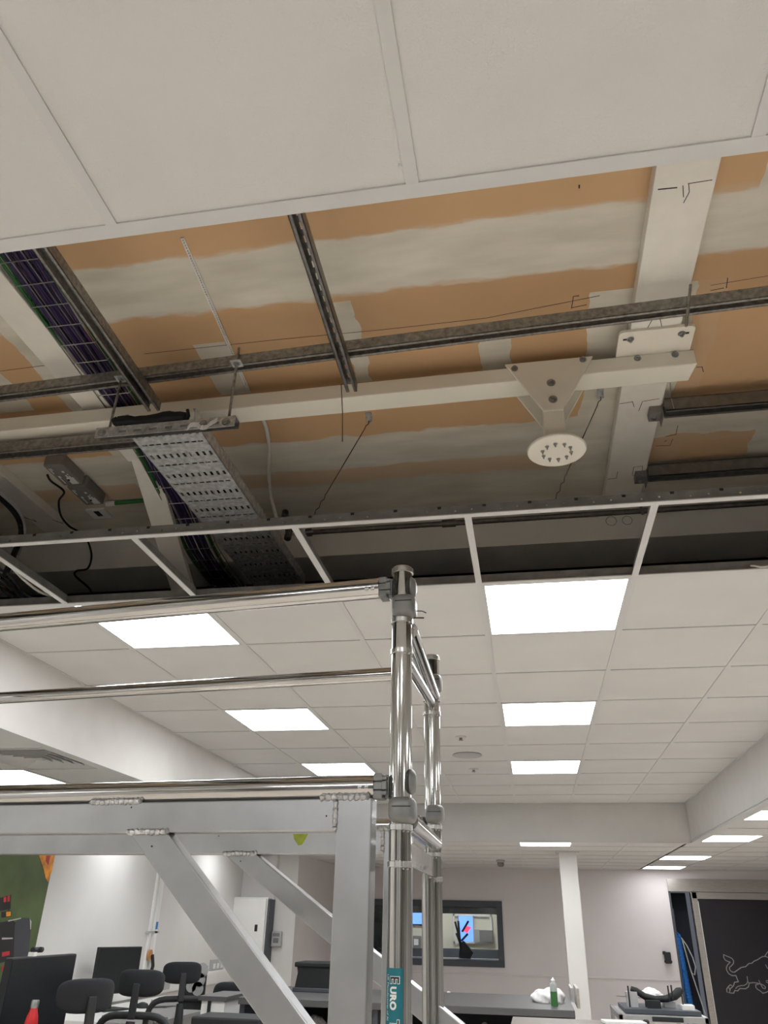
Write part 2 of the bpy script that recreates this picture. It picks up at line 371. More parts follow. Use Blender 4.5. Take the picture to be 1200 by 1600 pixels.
# four-way air diffusers
def diffuser(x0, y0, z, label):
    t = thing('air_diffuser', (x0+PX/2, y0+PY/2, z), label, 'vent'); cx, cy = x0+PX/2, y0+PY/2
    B('backing', 'tee_web', t, x0+.02, x0+PX-.02, y0+.02, y0+PY-.02, z+.045, z+.05)
    for k in range(6):
        h = .285-.045*k; f = MB()
        for sx, sy in ((1, 0), (-1, 0), (0, 1), (0, -1)):
            n = Vector((sx, sy, 0)); s_ = Vector((-sy, sx, 0))
            c0 = Vector((cx, cy, z)); a = c0+n*h+s_*h; b_ = c0+n*h-s_*h; h2 = h-.026
            c_ = c0+n*h2-s_*h2+Vector((0, 0, .03)); d = c0+n*h2+s_*h2+Vector((0, 0, .03))
            f.prism([a, b_, c_, d], (0, 0, .003))
        f.build('louvre', 'tee', t)
    B('rim', 'tee', t, cx-.03, cx+.03, cy-.03, cy+.03, z+.004, z+.02)
diffuser(XL0+PX, 4.62-PY, LZ, 'square louvred air diffuser in the left lower ceiling')
diffuser(RXB+PX*2, LY0+PY, LZ, 'small louvred air diffuser in the right lower ceiling')
# ceiling fittings
p = at(730, 1180, z=CZ); tag(MB().lathe((p.x, p.y, CZ), (0, 0, -1), [(.115, -.004), (.12, .002), (.112, .006), (.02, .008)], 32).build('ceiling_speaker', 'grey_plastic', smooth=True), 'round speaker grille flush in a ceiling tile', 'speaker')
for q, lb in (((720, 1152), 'small sprinkler disc nearer than the round speaker'), ((740, 1202), 'small sprinkler disc beyond the round speaker')):
    p = at(*q, z=CZ); t = thing('sprinkler', (p.x, p.y, CZ), lb, 'sprinkler')
    MB().lathe((p.x, p.y, CZ), (0, 0, -1), [(.04, -.003), (.04, .002), (.02, .005)], 20).build('rose', 'tee', t, smooth=True)
    MB().lathe((p.x, p.y, CZ-.005), (0, 0, -1), [(.012, 0), (.008, .012), (.016, .014), (.016, .017)], 14).build('head', 'socket_grey', t, smooth=True)
p = at(782, 1344, z=LZ); t = thing('smoke_detector', (p.x, p.y, LZ), 'small dark smoke detector on the far lower ceiling', 'detector')
MB().lathe((p.x, p.y, LZ), (0, 0, -1), [(.06, 0), (.06, .02), (.05, .03)], 20).build('base', 'grey_plastic', t, smooth=True)
MB().lathe((p.x, p.y, LZ-.03), (0, 0, -1), [(.045, 0), (.05, .03), (.035, .055)], 20).build('head', 'socket_grey', t, smooth=True)
# ================================================================== THE VOID ABOVE THE OPENING
YB = 1.90                                    # underside of the steel beams
by = [struct(MB().box(.476, .651, -1, 3.55, YB, SZ).build('trim_3', 'cream_paint', bev=.003), 'broad cream painted steel beam crossing the opening on the right'),
      struct(MB().box(-2.585, -2.44, -1, 3.55, YB, SZ).build('trim_4', 'cream_paint', bev=.003), 'cream painted steel beam at the far left of the opening'),
      struct(MB().box(-1.77, -1.64, -1, 2.80, YB+.01, SZ).build('trim_5', 'cream_paint', bev=.003), 'pale beam beside the cable basket')]
ds = struct(B('trim_6', 'downstand', None, WLX, WRX, 3.55, 3.87, 1.715, SZ), 'boxed downstand beam beyond the opening')
struct(B('trim_7', 'void_dark', None, WLX, WRX, 4.25, 4.3, CZ+.1, SZ), 'dark panel added as the unlit depth of the ceiling void')  # sheet coloured dark to paint the shade deep in the void
struct(MB().beam((-1.69, 2.79, 1.925), (-1.69, 3.62, 1.36), .12, .03, (0, 0, 1)).build('trim_8', 'cream_paint', bev=.003), 'sloping pale brace falling from the beam beside the basket')
struct(B('wall_void_bounce', 'downstand', None, -3.72, -3.66, -1.0, 3.55, CZ+.05, SZ), 'added unseen pale panel bouncing light into the ceiling void, left side')  # unseen panels added round the void to bounce light into it
struct(B('wall_void_bounce', 'downstand', None, 2.42, 2.48, -1.0, 3.55, CZ+.05, SZ), 'added unseen pale panel bouncing light into the ceiling void, right side')
struct(B('wall_void_bounce', 'downstand', None, -3.66, 2.42, -1.06, -1.0, CZ+.05, SZ), 'added unseen pale panel bouncing light into the ceiling void, near side')
for px, py, rr0 in ((955, 814, .026), (980, 813, .024)):
    c = at(px, py, y=3.5495); MB().tube([(c.x+rr0*math.cos(k*math.pi/12), 3.5495, c.z+rr0*math.sin(k*math.pi/12)) for k in range(25)], .0012, 5).build('ring_mark', 'galv_mid', ds)
# pen marks
def mark(par, pts, z, r=.0012):
    MB().tube([(a, b, z) for a, b in pts], r, 5).build('pen_mark', 'pen', par)
b0 = by[0]; zz = YB-.0004
def pm(pix, r=.0012, par=None, z=None): mark(par or b0, [tuple(at(*q, z=(z or zz)))[:2] for q in pix], z or zz, r)
pm([(1028, 296), (1058, 293)], .002); pm([(1075, 287), (1113, 281)]); pm([(1076, 287), (1077, 300), (1068, 317)]); pm([(1067, 290), (1068, 308)])
pm([(1020, 498), (1012, 512)]); pm([(1031, 496), (1034, 510)]); pm([(968, 631), (988, 628)]); pm([(988, 627), (991, 636)]); pm([(1005, 627), (1030, 623)]); pm([(1004, 627), (998, 642)])
pm([(949, 749), (963, 747), (965, 737)]); pm([(988, 742), (990, 730), (1004, 728), (1003, 742), (988, 743)])
pm([(25, 804), (57, 815), (52, 811)], .0015, by[1]); pm([(82, 812), (98, 818), (100, 811)], .0015, by[1])
sz = SZ-.0004
pm([(225, 553), (430, 531), (600, 515), (760, 497), (937, 462)], .0010, sof, sz); pm([(893, 482), (896, 463), (905, 462)], .0015, sof, sz); pm([(893, 481), (917, 476)], .0012, sof, sz)
pm([(905, 289), (905, 294)], .002, sof, sz); pm([(0, 580), (70, 571)], .0010, sof, sz); pm([(1110, 446), (1200, 431)], .0008, sof, sz); pm([(1137, 434), (1135, 450)], .0014, sof, sz); pm([(1110, 454), (1131, 450)], .0012, sof, sz)
pm([(1088, 574), (1097, 573), (1099, 581)], .0016, sof, sz); pm([(1025, 697), (1047, 696), (1051, 686)], .0014, sof, sz); pm([(1040, 682), (1056, 679), (1059, 665)], .0014, sof, sz); pm([(1038, 690), (1042, 688)], .0014, sof, sz)
# bolts
def hexbolt(mb, c, ax, r=.008, h=.006, stud=.006):
    mb.lathe(c, ax, [(r*1.5, 0), (r*1.5, .0015)], 16); mb.lathe(Vector(c)+Vector(ax)*.0015, ax, [(r, 0), (r, h)], 6); mb.lathe(Vector(c)+Vector(ax)*(h+.0015), ax, [(r*.55, 0), (r*.55, stud)], 10)
    return mb
# the cross beam: box section hung from a plate
xb = thing('cross_beam', (-.8, 2.39, 1.822), 'long cream steel cross beam hung below the soffit, carrying the boom mount', 'beam')
F0, F1, FB = 2.337, 2.437, 1.822
MB().add([(.715, F0, YB-.012), (.715, F0, FB), (.70, F1, FB), (.70, F1, YB-.012), (-3.9, F0+.01, YB-.012-.02), (-3.9, F0+.01, FB-.025), (-3.9, F1+.01, FB-.025), (-3.9, F1+.01, YB-.032)],
         [(0, 1, 2, 3), (7, 6, 5, 4), (0, 4, 5, 1), (1, 5, 6, 2), (2, 6, 7, 3), (3, 7, 4, 0)]).build('box_section', 'cream', xb, bev=.004)
pl = MB(); r = .018
poly = []
for cx_, cy_, a0 in ((.70-r, 2.205+r, -90), (.70-r, 2.455-r, 0), (.435+r, 2.455-r, 90), (.435+r, 2.205+r, 180)):
    for k in range(5): a = math.radians(a0+22.5*k); poly.append((cx_+r*math.cos(a), cy_+r*math.sin(a), YB-.012))
pl.prism(poly, (0, 0, .012)); plate = pl.build('hanger_plate', 'cream', xb, bev=.001)
for q in ((985, 530), (1065, 521)):
    p = at(*q, z=YB-.012); hexbolt(MB(), p, (0, 0, -1), .009, .007).build('bolt', 'zinc', xb)
    s = 1 if q[0] > 1000 else -1
    MB().box(p.x+s*.012-.014, p.x+s*.012+.014, p.y-.005, p.y+.005, YB-.0125, YB-.0115).build('slot', 'black', plate)
for q in ((996, 560), (1055, 554)):
    p = at(*q, y=F0); hexbolt(MB(), p, (0, -1, 0), .009, .007).build('bolt', 'zinc', xb)
# boom mount
bm_ = thing('boom_mount', (.187, 2.388, 1.52), 'cream trapezoid mounting bracket with a bolted round flange under the cross beam', 'bracket')
T = lambda y: [(.023, y, 1.893), (.351, y, 1.893), (.222, y, 1.662), (.150, y, 1.662)]
MB().prism(T(F0-.012), (0, .011, 0)).build('gusset_plate', 'cream', bm_, bev=.0015)
MB().prism(T(F1+.001), (0, .011, 0)).build('gusset_plate', 'cream', bm_, bev=.0015)
arm = MB().box(.148, .224, F0+.002, F1-.002, 1.532, 1.70).build('arm', 'cream', bm_, bev=.004)
MB().lathe((.187, 2.388, 1.521), (0, 0, 1), [(.103, 0), (.106, .003), (.106, .009), (.103, .012)], 64).build('flange', 'cream', bm_, smooth=True)
for k in range(10):
    a = 2*math.pi*(k+.3)/10; c = (.187+.052*math.cos(a), 2.388+.052*math.sin(a), 1.521); hexbolt(MB(), c, (0, 0, -1), .005, .005, .007).build('stud', 'zinc', bm_)
for px, py, r_ in ((804, 576, .009), (911, 562, .009), (861, 598, .011), (864, 624, .011)):
    p = at(px, py, y=F0-.012); hexbolt(MB(), p, (0, -1, 0), r_, .008).build('bolt', 'zinc', bm_)
# strut channels
def strut(p, q, z0, label, matn='galv', w=.041, h=.041, slots=True, group=None, name='strut_channel'):
    p, q = Vector((p[0], p[1], 0)), Vector((q[0], q[1], 0)); d = (q-p).normalized(); n = Vector((-d.y, d.x, 0)); Ln = (q-p).length; t = .0025
    mb = MB()
    def bx(u0, u1, v0, v1, a, b):
        c = p+d*(u0+u1)/2+n*(v0+v1)/2+Vector((0, 0, (a+b)/2)); mb.obox(c, d*(u1-u0)/2, n*(v1-v0)/2, Vector((0, 0, (b-a)/2)))
    bx(0, Ln, -w/2, -w/2+t, z0, z0+h); bx(0, Ln, w/2-t, w/2, z0, z0+h)
    for s in (-1, 1):
        bx(0, Ln, min(s*w/2, s*(w/2-.009)), max(s*w/2, s*(w/2-.009)), z0, z0+t); e = s*(w/2-.009); bx(0, Ln, min(e, e-s*t), max(e, e-s*t), z0, z0+.007)
    if slots:
        u = 0
        while u < Ln:
            e = min(u+.022, Ln); bx(u, e, -w/2+t, w/2-t, z0+h-t, z0+h)
            if e < Ln:
                e2 = min(e+.028, Ln); bx(e, e2, -w/2+t, -.007, z0+h-t, z0+h); bx(e, e2, .007, w/2-t, z0+h-t, z0+h)
            u += .05
    else: bx(0, Ln, -w/2+t, w/2-t, z0+h-t, z0+h)
    o = mb.build(name, matn)
    return tag(o, label, 'channel', group)
S1 = lambda x: 2.052 - (x+1)*.037 + .036
strut((-3.5, S1(-3.5)), (2.2, S1(2.2)), 1.80, 'long galvanised channel crossing the whole opening, left picture edge to right', w=.045, h=.045)
strut((-.536, 1.0), (-.553, 2.235), 1.758, 'slotted galvanised channel in mid opening, end hanging free over the cross beam', 'galv_mid')
strut((-1.325, 1.0), (-1.353, 2.24), 1.758, 'galvanised channel running alongside the purple cable basket', w=.05)
strut((-3.6, 2.43), (-1.46, 2.42), 1.735, 'galvanised channel at the left, ending behind the tray hanger', 'galv', w=.06, h=.05, slots=False)
def rstrut(y, z, label):
    t = thing('side_channel', (.66, y, z), label, 'channel')
    mb = MB(); w, h, k = .055, .06, .003
    mb.box(.652, 2.3, y-w, y-w+k, z, z+h); mb.box(.652, 2.3, y-k, y, z, z+h); mb.box(.652, 2.3, y-w, y, z+h-k, z+h)
    for a, b_ in ((y-w, y-w+.012), (y-.012, y)): mb.box(.652, 2.3, a, b_, z, z+k)
    mb.build('channel', 'galv_dark', t)
    br = MB().box(.600, .646, y-.01, y+.055, YB-.035, YB-.0005).box(.646, .65, y-.02, y+.06, YB-.06, YB-.0005).build('end_bracket', 'socket_grey', t, bev=.002)
    hexbolt(MB(), (.622, y+.03, YB-.035), (0, 0, -1), .007, .005).build('bolt', 'zinc', t)
rstrut(2.70, 1.84, 'dark galvanised channel bolted to the right beam, above the bare board patch')
rstrut(3.215, 1.84, 'dark galvanised channel bolted to the right beam, just above the grid runner')
# hanger rods
def rod(x, y, z0, z1, label):
    t = thing('hanger_rod', (x, y, z0), label, 'rod'); MB().tube([(x, y, z0), (x, y, z1)], .005, 8).build('threaded_rod', 'galv', t, smooth=True)
    MB().box(x-.02, x+.02, y-.02, y+.02, 1.795, 1.799).build('square_washer', 'galv_light', t)
    hexbolt(MB(), (x, y, 1.795), (0, 0, -1), .009, .008, 0).build('nut', 'zinc', t)
p = at(1079, 445, y=1.992); q = at(1072, 510, y=1.992); t = thing('hanger_rod', tuple(q), 'short threaded rod through the long channel below the right beam', 'rod')
MB().tube([q, p], .0045, 8).build('threaded_rod', 'galv', t, smooth=True)
YH = 2.055
rod(-1.415, YH+.02, 1.53, 1.87, 'left threaded rod carrying the tray hanger'); rod(-.948, YH-.0, 1.53, 1.87, 'right threaded rod carrying the tray hanger')
# tray hanger
th = thing('tray_hanger', (-1.17, YH, 1.50), 'perforated channel hanger with slots across the end of the cable tray', 'bracket')
mb = MB(); y0 = YH-.02
def slotted(mb, x0, x1, z0, z1, y, t, xs, hw, zc, hh):
    mb.box(x0, x1, y, y+t, z0, zc-hh); mb.box(x0, x1, y, y+t, zc+hh, z1); e = x0
    for c in xs: mb.box(e, c-hw, y, y+t, zc-hh, zc+hh); e = c+hw
    mb.box(e, x1, y, y+t, zc-hh, zc+hh)
slotted(mb, -1.44, -.915, 1.502, 1.545, y0, .0025, [-1.335+.058*k for k in range(7)], .014, 1.522, .006)
mb.build('slotted_face', 'galv_light', th)
MB().box(-1.44, -.915, y0+.0026, y0+.041, 1.5425, 1.545).box(-1.44, -.915, y0+.0385, y0+.041, 1.516, 1.5424).build('channel', 'galv_dark', th)  # darker metal colour paints the shade inside the hanger channel
for x in (-1.415, -.948):
    MB().lathe((x+.0, y0, 1.522), (0, -1, 0), [(.016, 0), (.016, .002), (.010, .003), (.010, .009)], 18).build('washer', 'zinc', th, smooth=True)
MB().lathe((-1.03, y0, 1.524), (0, -1, 0), [(.014, 0), (.014, .002), (.008, .003), (.008, .008)], 18).build('washer', 'zinc', th, smooth=True)
pts = [(-1.085+.012*k, y0-.006-.004*(k % 2), 1.505+.012*math.sin(k*.9)+.0012*k) for k in range(10)]
mb = MB()
for a, b_ in zip(pts, pts[1:]): mb.prism([Vector(a)+Vector((0, 0, -.010)), Vector(b_)+Vector((0, 0, -.009)), Vector(b_)+Vector((0, 0, .009)), Vector(a)+Vector((0, 0, .008))], (0, .0015, 0))
tag(mb.build('tape_scrap', 'bag_white'), 'crumpled pale strip of tape hanging on the tray hanger', 'tape')
random.seed(3); mb = MB()
for k in range(5):
    pts = [(-1.375+.022*i+.004*random.random(), YH-.012+.011*k, 1.549+.012+.010*math.sin(i*.8+k)*.4+.005*random.random()+(0.02 if k in (1, 2) else 0)) for i in range(13)]
    mb.tube(pts, [.012+.003*random.random() for _ in pts], 7)
pts = [(-1.11, YH+.0, 1.56), (-1.10, YH-.005, 1.575), (-1.105, YH-.01, 1.598)]; mb.tube(pts, [.009, .007, .006], 7)
pts = [(-1.375, YH-.01, 1.565), (-1.39, YH-.005, 1.585), (-1.385, YH, 1.60)]; mb.tube(pts, [.01, .008, .004], 7)
tag(mb.build('cloth_sling', 'fabric_black', smooth=True), 'bunched black cloth strap lying on top of the tray hanger', 'strap')
# cable tray
TX0, TX1, TZ = -1.345, -1.073, 1.5462
ct = thing('cable_tray', ((TX0+TX1)/2, 2.7, TZ), 'wide perforated galvanised cable tray running away from the hanger', 'cable tray')
mb = MB(); y = YH-.01; k = 0; tt = .0018; YE = 3.53; cx = (TX0+TX1)/2
mb.box(TX0, TX1, y, y+.05, TZ, TZ+tt); y += .05
while y < YE-.06:
    if k % 2 == 0:
        n, hw, ln = 10, .0052, .027; sp_ = .0262
    else:
        n, hw, ln = 9, .0098, .0088; sp_ = .0275
    e = TX0
    for i in range(n):
        c = cx + (i-(n-1)/2)*sp_; mb.box(e, c-hw, y, y+ln, TZ, TZ+tt); e = c+hw
    mb.box(e, TX1, y, y+ln, TZ, TZ+tt); y += ln
    g = .0715-ln if k % 2 == 0 else .0715-ln
    mb.box(TX0, TX1, y, y+g, TZ, TZ+tt); y += g; k += 1
mb.box(TX0, TX1, y, YE, TZ, TZ+tt)
mb.build('perforated_base', 'galv_light', ct)
for s in (TX0, TX1-.002): MB().box(s, s+.002, YH-.01, YE, TZ, TZ+.055).box(s if s < -1.2 else s-.010, s+.012 if s < -1.2 else s+.002, YH-.01, YE, TZ+.053, TZ+.055).build('side_flange', 'galv_light', ct)
for k in range(8):  # cables added so that the tray slots look dark from below
    u = TX0+.028+.031*k
    pts = [(u+.006*math.sin(i*.7+k), YH+.03+(YE-YH-.05)*i/16, TZ+tt+.0125+.001*math.sin(i+k)) for i in range(17)]
    tag(MB().tube(pts, .0115, 8).build('slot_dark_cable', 'black', smooth=True), 'black cable added inside the perforated tray to darken its slots', 'cable', 'black cables added in the perforated tray')
# cable basket
path = [(-1.525, .9, 1.908), (-1.545, 1.58, 1.908), (-1.575, 2.12, 1.908), (-1.59, 2.45, 1.905), (-1.592, 2.75, 1.86), (-1.58, 3.05, 1.76), (-1.58, 3.3, 1.665), (-1.585, 3.5, 1.64), (-1.59, 3.95, 1.64)]
def along(t):
    L_ = [0]
    for a, b_ in zip(path, path[1:]): L_.append(L_[-1]+(Vector(b_)-Vector(a)).length)
    t *= L_[-1]
    for i in range(len(path)-1):
        if t <= L_[i+1]: f = (t-L_[i])/(L_[i+1]-L_[i]); return Vector(path[i]).lerp(Vector(path[i+1]), f)
    return Vector(path[-1])
BW = .082
def off(p, u, v): return Vector((p.x+u, p.y, p.z+v))
cb = thing('cable_basket', (-1.575, 2.4, 1.64), 'steel wire mesh basket full of purple and green cables at the left', 'cable basket')
for u, v in ((-BW, .04), (-BW, 0.012), (-BW*.9, 0), (-.028, 0), (.028, 0), (BW*.9, 0), (BW, .012), (BW, .04)):
    MB().tube([off(along(k/30), u, v) for k in range(31)], .0022, 6).build('long_wire', 'wire', cb, smooth=True)
for k in range(30):
    p = along((k+.5)/30)
    MB().tube([off(p, -BW, .04), off(p, -BW, .012), off(p, -BW*.9, -.003), off(p, BW*.9, -.003), off(p, BW, .012), off(p, BW, .04)], .0022, 6).build('cross_wire', 'wire', cb, smooth=True)
random.seed(11)
for k in range(26):
    u0, u1, v = random.uniform(-.06, .06), random.uniform(-.06, .06), .0065+.0075*(k % 4)
    pts = [off(along(i/24), u0+(u1-u0)*i/24+.008*math.sin(i*.5+k), v+.002*math.sin(i*.8+k*2)) for i in range(25)]
    tag(MB().tube(pts, .0038, 6).build('data_cable', 'purple', smooth=True), 'purple data cable lying in the wire basket bundle', 'cable', 'purple cables in the wire basket')
for k, (u, v) in enumerate(((-.072, .012), (-.078, .022), (.068, .012), (.074, .020), (.071, .029), (-.074, .032))):
    pts = [off(along(i/24), u+.003*math.sin(i*.6+k), v) for i in range(25)]
    tag(MB().tube(pts, .005, 6).build('earth_cable', 'green_cable', smooth=True), 'green cable lying along the side of the wire basket', 'cable', 'green cables in the wire basket')
# white bead, white flex
o = MB(); a, b_ = at(285, 372, z=SZ-.004), at(389, 612, z=SZ-.004); d = (b_-a); n = Vector((d.y, -d.x, 0)).normalized()
for s in (-1, 1): o.beam(a+n*s*.0045, b_+n*s*.0045, .003, .005)
k = 0
while k*.011 < d.length-.01: o.beam(a+d.normalized()*k*.011, a+d.normalized()*(k*.011+.005), .008, .003); k += 1
tag(o.build('corner_bead', 'white_plastic'), 'thin white perforated bead fixed along the soffit', 'bead')
pts = [at(405, 640, z=1.93), at(416, 668, z=1.92), at(421, 700, z=1.92), at(420, 740, z=1.90), at(423, 775, z=1.86), at(431, 805, z=1.78), at(438, 830, z=1.72), at(446, 862, z=1.60)]
tag(MB().tube(pts, .0085, 10).build('white_conduit', 'white_cable', smooth=True), 'white flexible cable hanging down beside the cable tray', 'cable')
# hanger wires with soffit clips
def wire(q0, q1, label, twist=True, back=0):
    a, b_ = at(*q0, z=SZ), at(*q1, z=CZ+.04); b_.y = YM
    t = thing('hanger_wire', (a.x, a.y, CZ+.04), label, 'wire')
    MB().box(a.x-.014, a.x+.014, a.y-.018, a.y+.018, SZ-.003, SZ).box(a.x-.012, a.x+.012, a.y+.012, a.y+.015, SZ-.03, SZ).build('clip', 'galv_light', t)
    a = Vector((a.x, a.y+.012, SZ-.028)); n = 40; pts = []
    for i in range(n+1):
        f = i/n; p = a.lerp(b_, f)
        if back: p *= 1+back*math.sin(math.pi*f)/p.y
        if twist and (f > .82 or f < .08): p += Vector((.004*math.sin(i*2.1), 0, .004*math.cos(i*2.1)))
        pts.append(p)
    MB().tube(pts, .0019, 6).build('wire', 'dark_wire', t)
wire((576, 648), (490, 806), 'dark twisted wire from a soffit clip to the runner, mid opening')
wire((938, 610), (867, 776), 'dark twisted wire from a soffit clip, passing behind the round flange', back=.17)
p = at(533, 600, z=1.80); q = at(535, 690, y=p.y); tag(MB().tube([p, (p+q)/2+Vector((.003, 0, 0)), q], .0018, 6).build('loose_wire', 'dark_wire'), 'short loose wire hanging straight down from the slotted channel', 'wire')
p = at(1047, 598, z=SZ); q = at(1053, 638, y=p.y-.02); tag(MB().tube([p, (p+q)/2+Vector((-.006, 0, 0)), q], .0012, 6).build('loose_wire', 'galv_light'), 'fine pale wire end hanging by the right beam', 'wire')
# grey conduit pipe
PYY, PZ = 3.44, 1.80
t = thing('conduit_pipe', (.3, PYY, PZ), 'dark grey conduit pipe running behind the grid runner', 'pipe')
MB().tube([(-1.05, PYY, PZ+.005), (2.4, PYY, PZ+.012)], .014, 12).build('pipe', 'pipe', t, smooth=True)
MB().tube([(-.34, PYY, PZ+.007), (-.27, PYY, PZ+.007)], .020, 12).build('coupling', 'pipe', t, smooth=True)
MB().tube([(-1.06, PYY, PZ+.005), (-1.03, PYY, PZ+.005)], .022, 12).build('coupling', 'pipe', t, smooth=True)
MB().tube([(.64, PYY, PZ+.06), (.64, PYY-.02, PZ+.01), (.645, PYY-.022, PZ-.02)], .009, 8).build('pipe_clip', 'galv', t, smooth=True)
p1, p2 = at(446, 800, y=3.35), at(449, 842, y=3.35); t = thing('pipe_tee', tuple(p2), 'short open ended pipe tee beside the cable tray', 'pipe')
o = MB()
for z_, dr in ((p1, (.35, -.9, .1)), (p2, (-.05, -.3, -1))):
    d = Vector(dr).normalized(); o.lathe(z_, d, [(.018, -.06), (.018, 0), (.013, 0), (.012, -.03)], 16)
o.tube([p1+Vector((-.01, .05, 0)), p2+Vector((0, .02, .04))], .017, 12); o.build('tee_body', 'pipe', t, smooth=True)
MB().tube([p2+Vector((0, .02, .035)), p2+Vector((.12, .05, .06))], .006, 8).build('spigot', 'zinc', t, smooth=True)
# socket boxes on the soffit at the left
BZ = 1.885
def sbox(x0, x1, y0, y1, label):
    t = thing('socket_box', ((x0+x1)/2, (y0+y1)/2, BZ), label, 'socket')
    MB().box(x0, x1, y0, y1, BZ, SZ).build('body', 'socket_grey', t, bev=.006)
    w_, h_ = x1-x0, y1-y0; f = MB()
    for a, b2, c, d in ((.15, .40, .12, .17), (.15, .25, .22, .26), (.52, .60, .20, .32), (.60, .88, .20, .25), (.50, .85, .60, .68), (.55, .65, .72, .80), (.3, .38, .62, .74), (.45, .50, .74, .80)):
        f.box(x0+w_*c, x0+w_*d, y0+h_*a, y0+h_*b2, BZ-.0006, BZ+.001)
    f.build('printed_marks', 'white_plastic', t)
    MB().box(x0+w_*.55, x0+w_*.9, y0+h_*.62, y0+h_*.92, BZ-.003, BZ+.001).build('label_plate', 'white_plastic', t)
    MB().lathe((x0+w_*.6, y0+h_*.7, BZ-.003), (0, 0, -1), [(.006, 0), (.006, .003)], 10).build('knob', 'black', t)
P = [at(*q, z=BZ) for q in ((66, 733), (97, 733), (123, 758), (101, 762))]
sbox(-2.175, -2.075, 2.74, 2.93, 'grey socket box on the soffit, the one nearer the left channel')
sbox(-2.17, -2.07, 2.945, 3.135, 'grey socket box on the soffit, the one nearer the white blank plate')
t = thing('blank_plate', (-2.21, 3.33, SZ-.012), 'small white plate with a dark slot beside the grey socket boxes', 'plate')
MB().box(-2.265, -2.155, 3.275, 3.375, SZ-.012, SZ).build('plate', 'white_plastic', t, bev=.002); MB().box(-2.225, -2.195, 3.29, 3.345, SZ-.0135, SZ-.011).build('slot', 'black', t)
p0, p1 = at(172, 787, z=SZ-.02), at(238, 780, z=SZ-.02)
t = thing('green_conduit', tuple(p0), 'green cable entering the soffit through a white grommet', 'cable')
MB().tube([p0, p1+Vector((.2, 0, 0))], .011, 10).build('cable', 'green_cable', t, smooth=True); MB().tube([p0+Vector((-.02, 0, .0)), p0+Vector((.03, 0, 0))], .015, 12).build('grommet', 'white_plastic', t, smooth=True)
def flex(pix, r, matn, label, zs=None):
    pts = [at(px, py, z=z_) if m_ == 'z' else at(px, py, y=z_) for px, py, m_, z_ in pix]
    sm = []
    for i in range(len(pts)-1):
        a, b2, c, d = pts[max(i-1, 0)], pts[i], pts[i+1], pts[min(i+2, len(pts)-1)]
        for k in range(6):
            f = k/6; sm.append(.5*((2*b2)+(c-a)*f+(2*a-5*b2+4*c-d)*f*f+(3*b2-a-3*c+d)*f**3))
    sm.append(pts[-1]); return tag(MB().tube(sm, r, 8).build('cable', matn, smooth=True), label, 'cable')
flex([(74, 742, 'z', 1.875), (80, 752, 'z', 1.87), (100, 768, 'z', 1.88), (92, 783, 'z', 1.90), (95, 805, 'z', 1.90), (108, 822, 'z', 1.90), (125, 832, 'z', 1.88), (137, 846, 'y', 3.4), (143, 868, 'y', 3.4), (137, 888, 'y', 3.38), (120, 892, 'y', 3.36), (118, 900, 'y', 3.4), (140, 920, 'y', 3.55), (151, 942, 'y', 3.6)], .0055, 'black', 'black cable looping from the grey socket boxes down behind the runner')
flex([(-20, 760, 'z', 1.80), (0, 777, 'z', 1.80), (22, 800, 'z', 1.80), (32, 820, 'z', 1.78), (32, 840, 'z', 1.70), (20, 870, 'y', 3.0), (5, 905, 'y', 3.0)], .014, 'black', 'thick dark cable curving down at the left edge of the opening')
flex([(-20, 752, 'z', 1.80), (0, 770, 'z', 1.80), (27, 795, 'z', 1.80), (38, 818, 'z', 1.78), (37, 842, 'z', 1.70), (25, 872, 'y', 3.02), (10, 908, 'y', 3.02)], .008, 'grey_plastic', 'thin grey cable beside the thick dark cable at the left edge')
flex([(-20, 855, 'y', 2.7), (10, 878, 'y', 2.75), (40, 908, 'y', 2.8), (75, 930, 'y', 2.85), (140, 938, 'y', 2.86), (180, 946, 'y', 2.88)], .006, 'white_cable', 'pale cable trailing behind the grid bars at the lower left of the opening')
for k in range(5):
    flex([(-15, 880+9*k, 'y', 2.95), (15, 900+8*k, 'y', 3.0), (35, 925+5*k, 'y', 3.0), (62, 940+4*k, 'y', 3.02)], .006, 'black' if k % 2 else 'frame_dark', 'dark cable in the tangle at the lower left corner of the opening')['group'] = 'dark cables at the lower left of the opening'
flex([(1205, 884, 'y', 2.8), (1190, 886, 'y', 2.8), (1175, 884, 'y', 2.82), (1160, 888, 'y', 2.9)], .004, 'white_cable', 'short pale cable curling over the ceiling edge at the right')
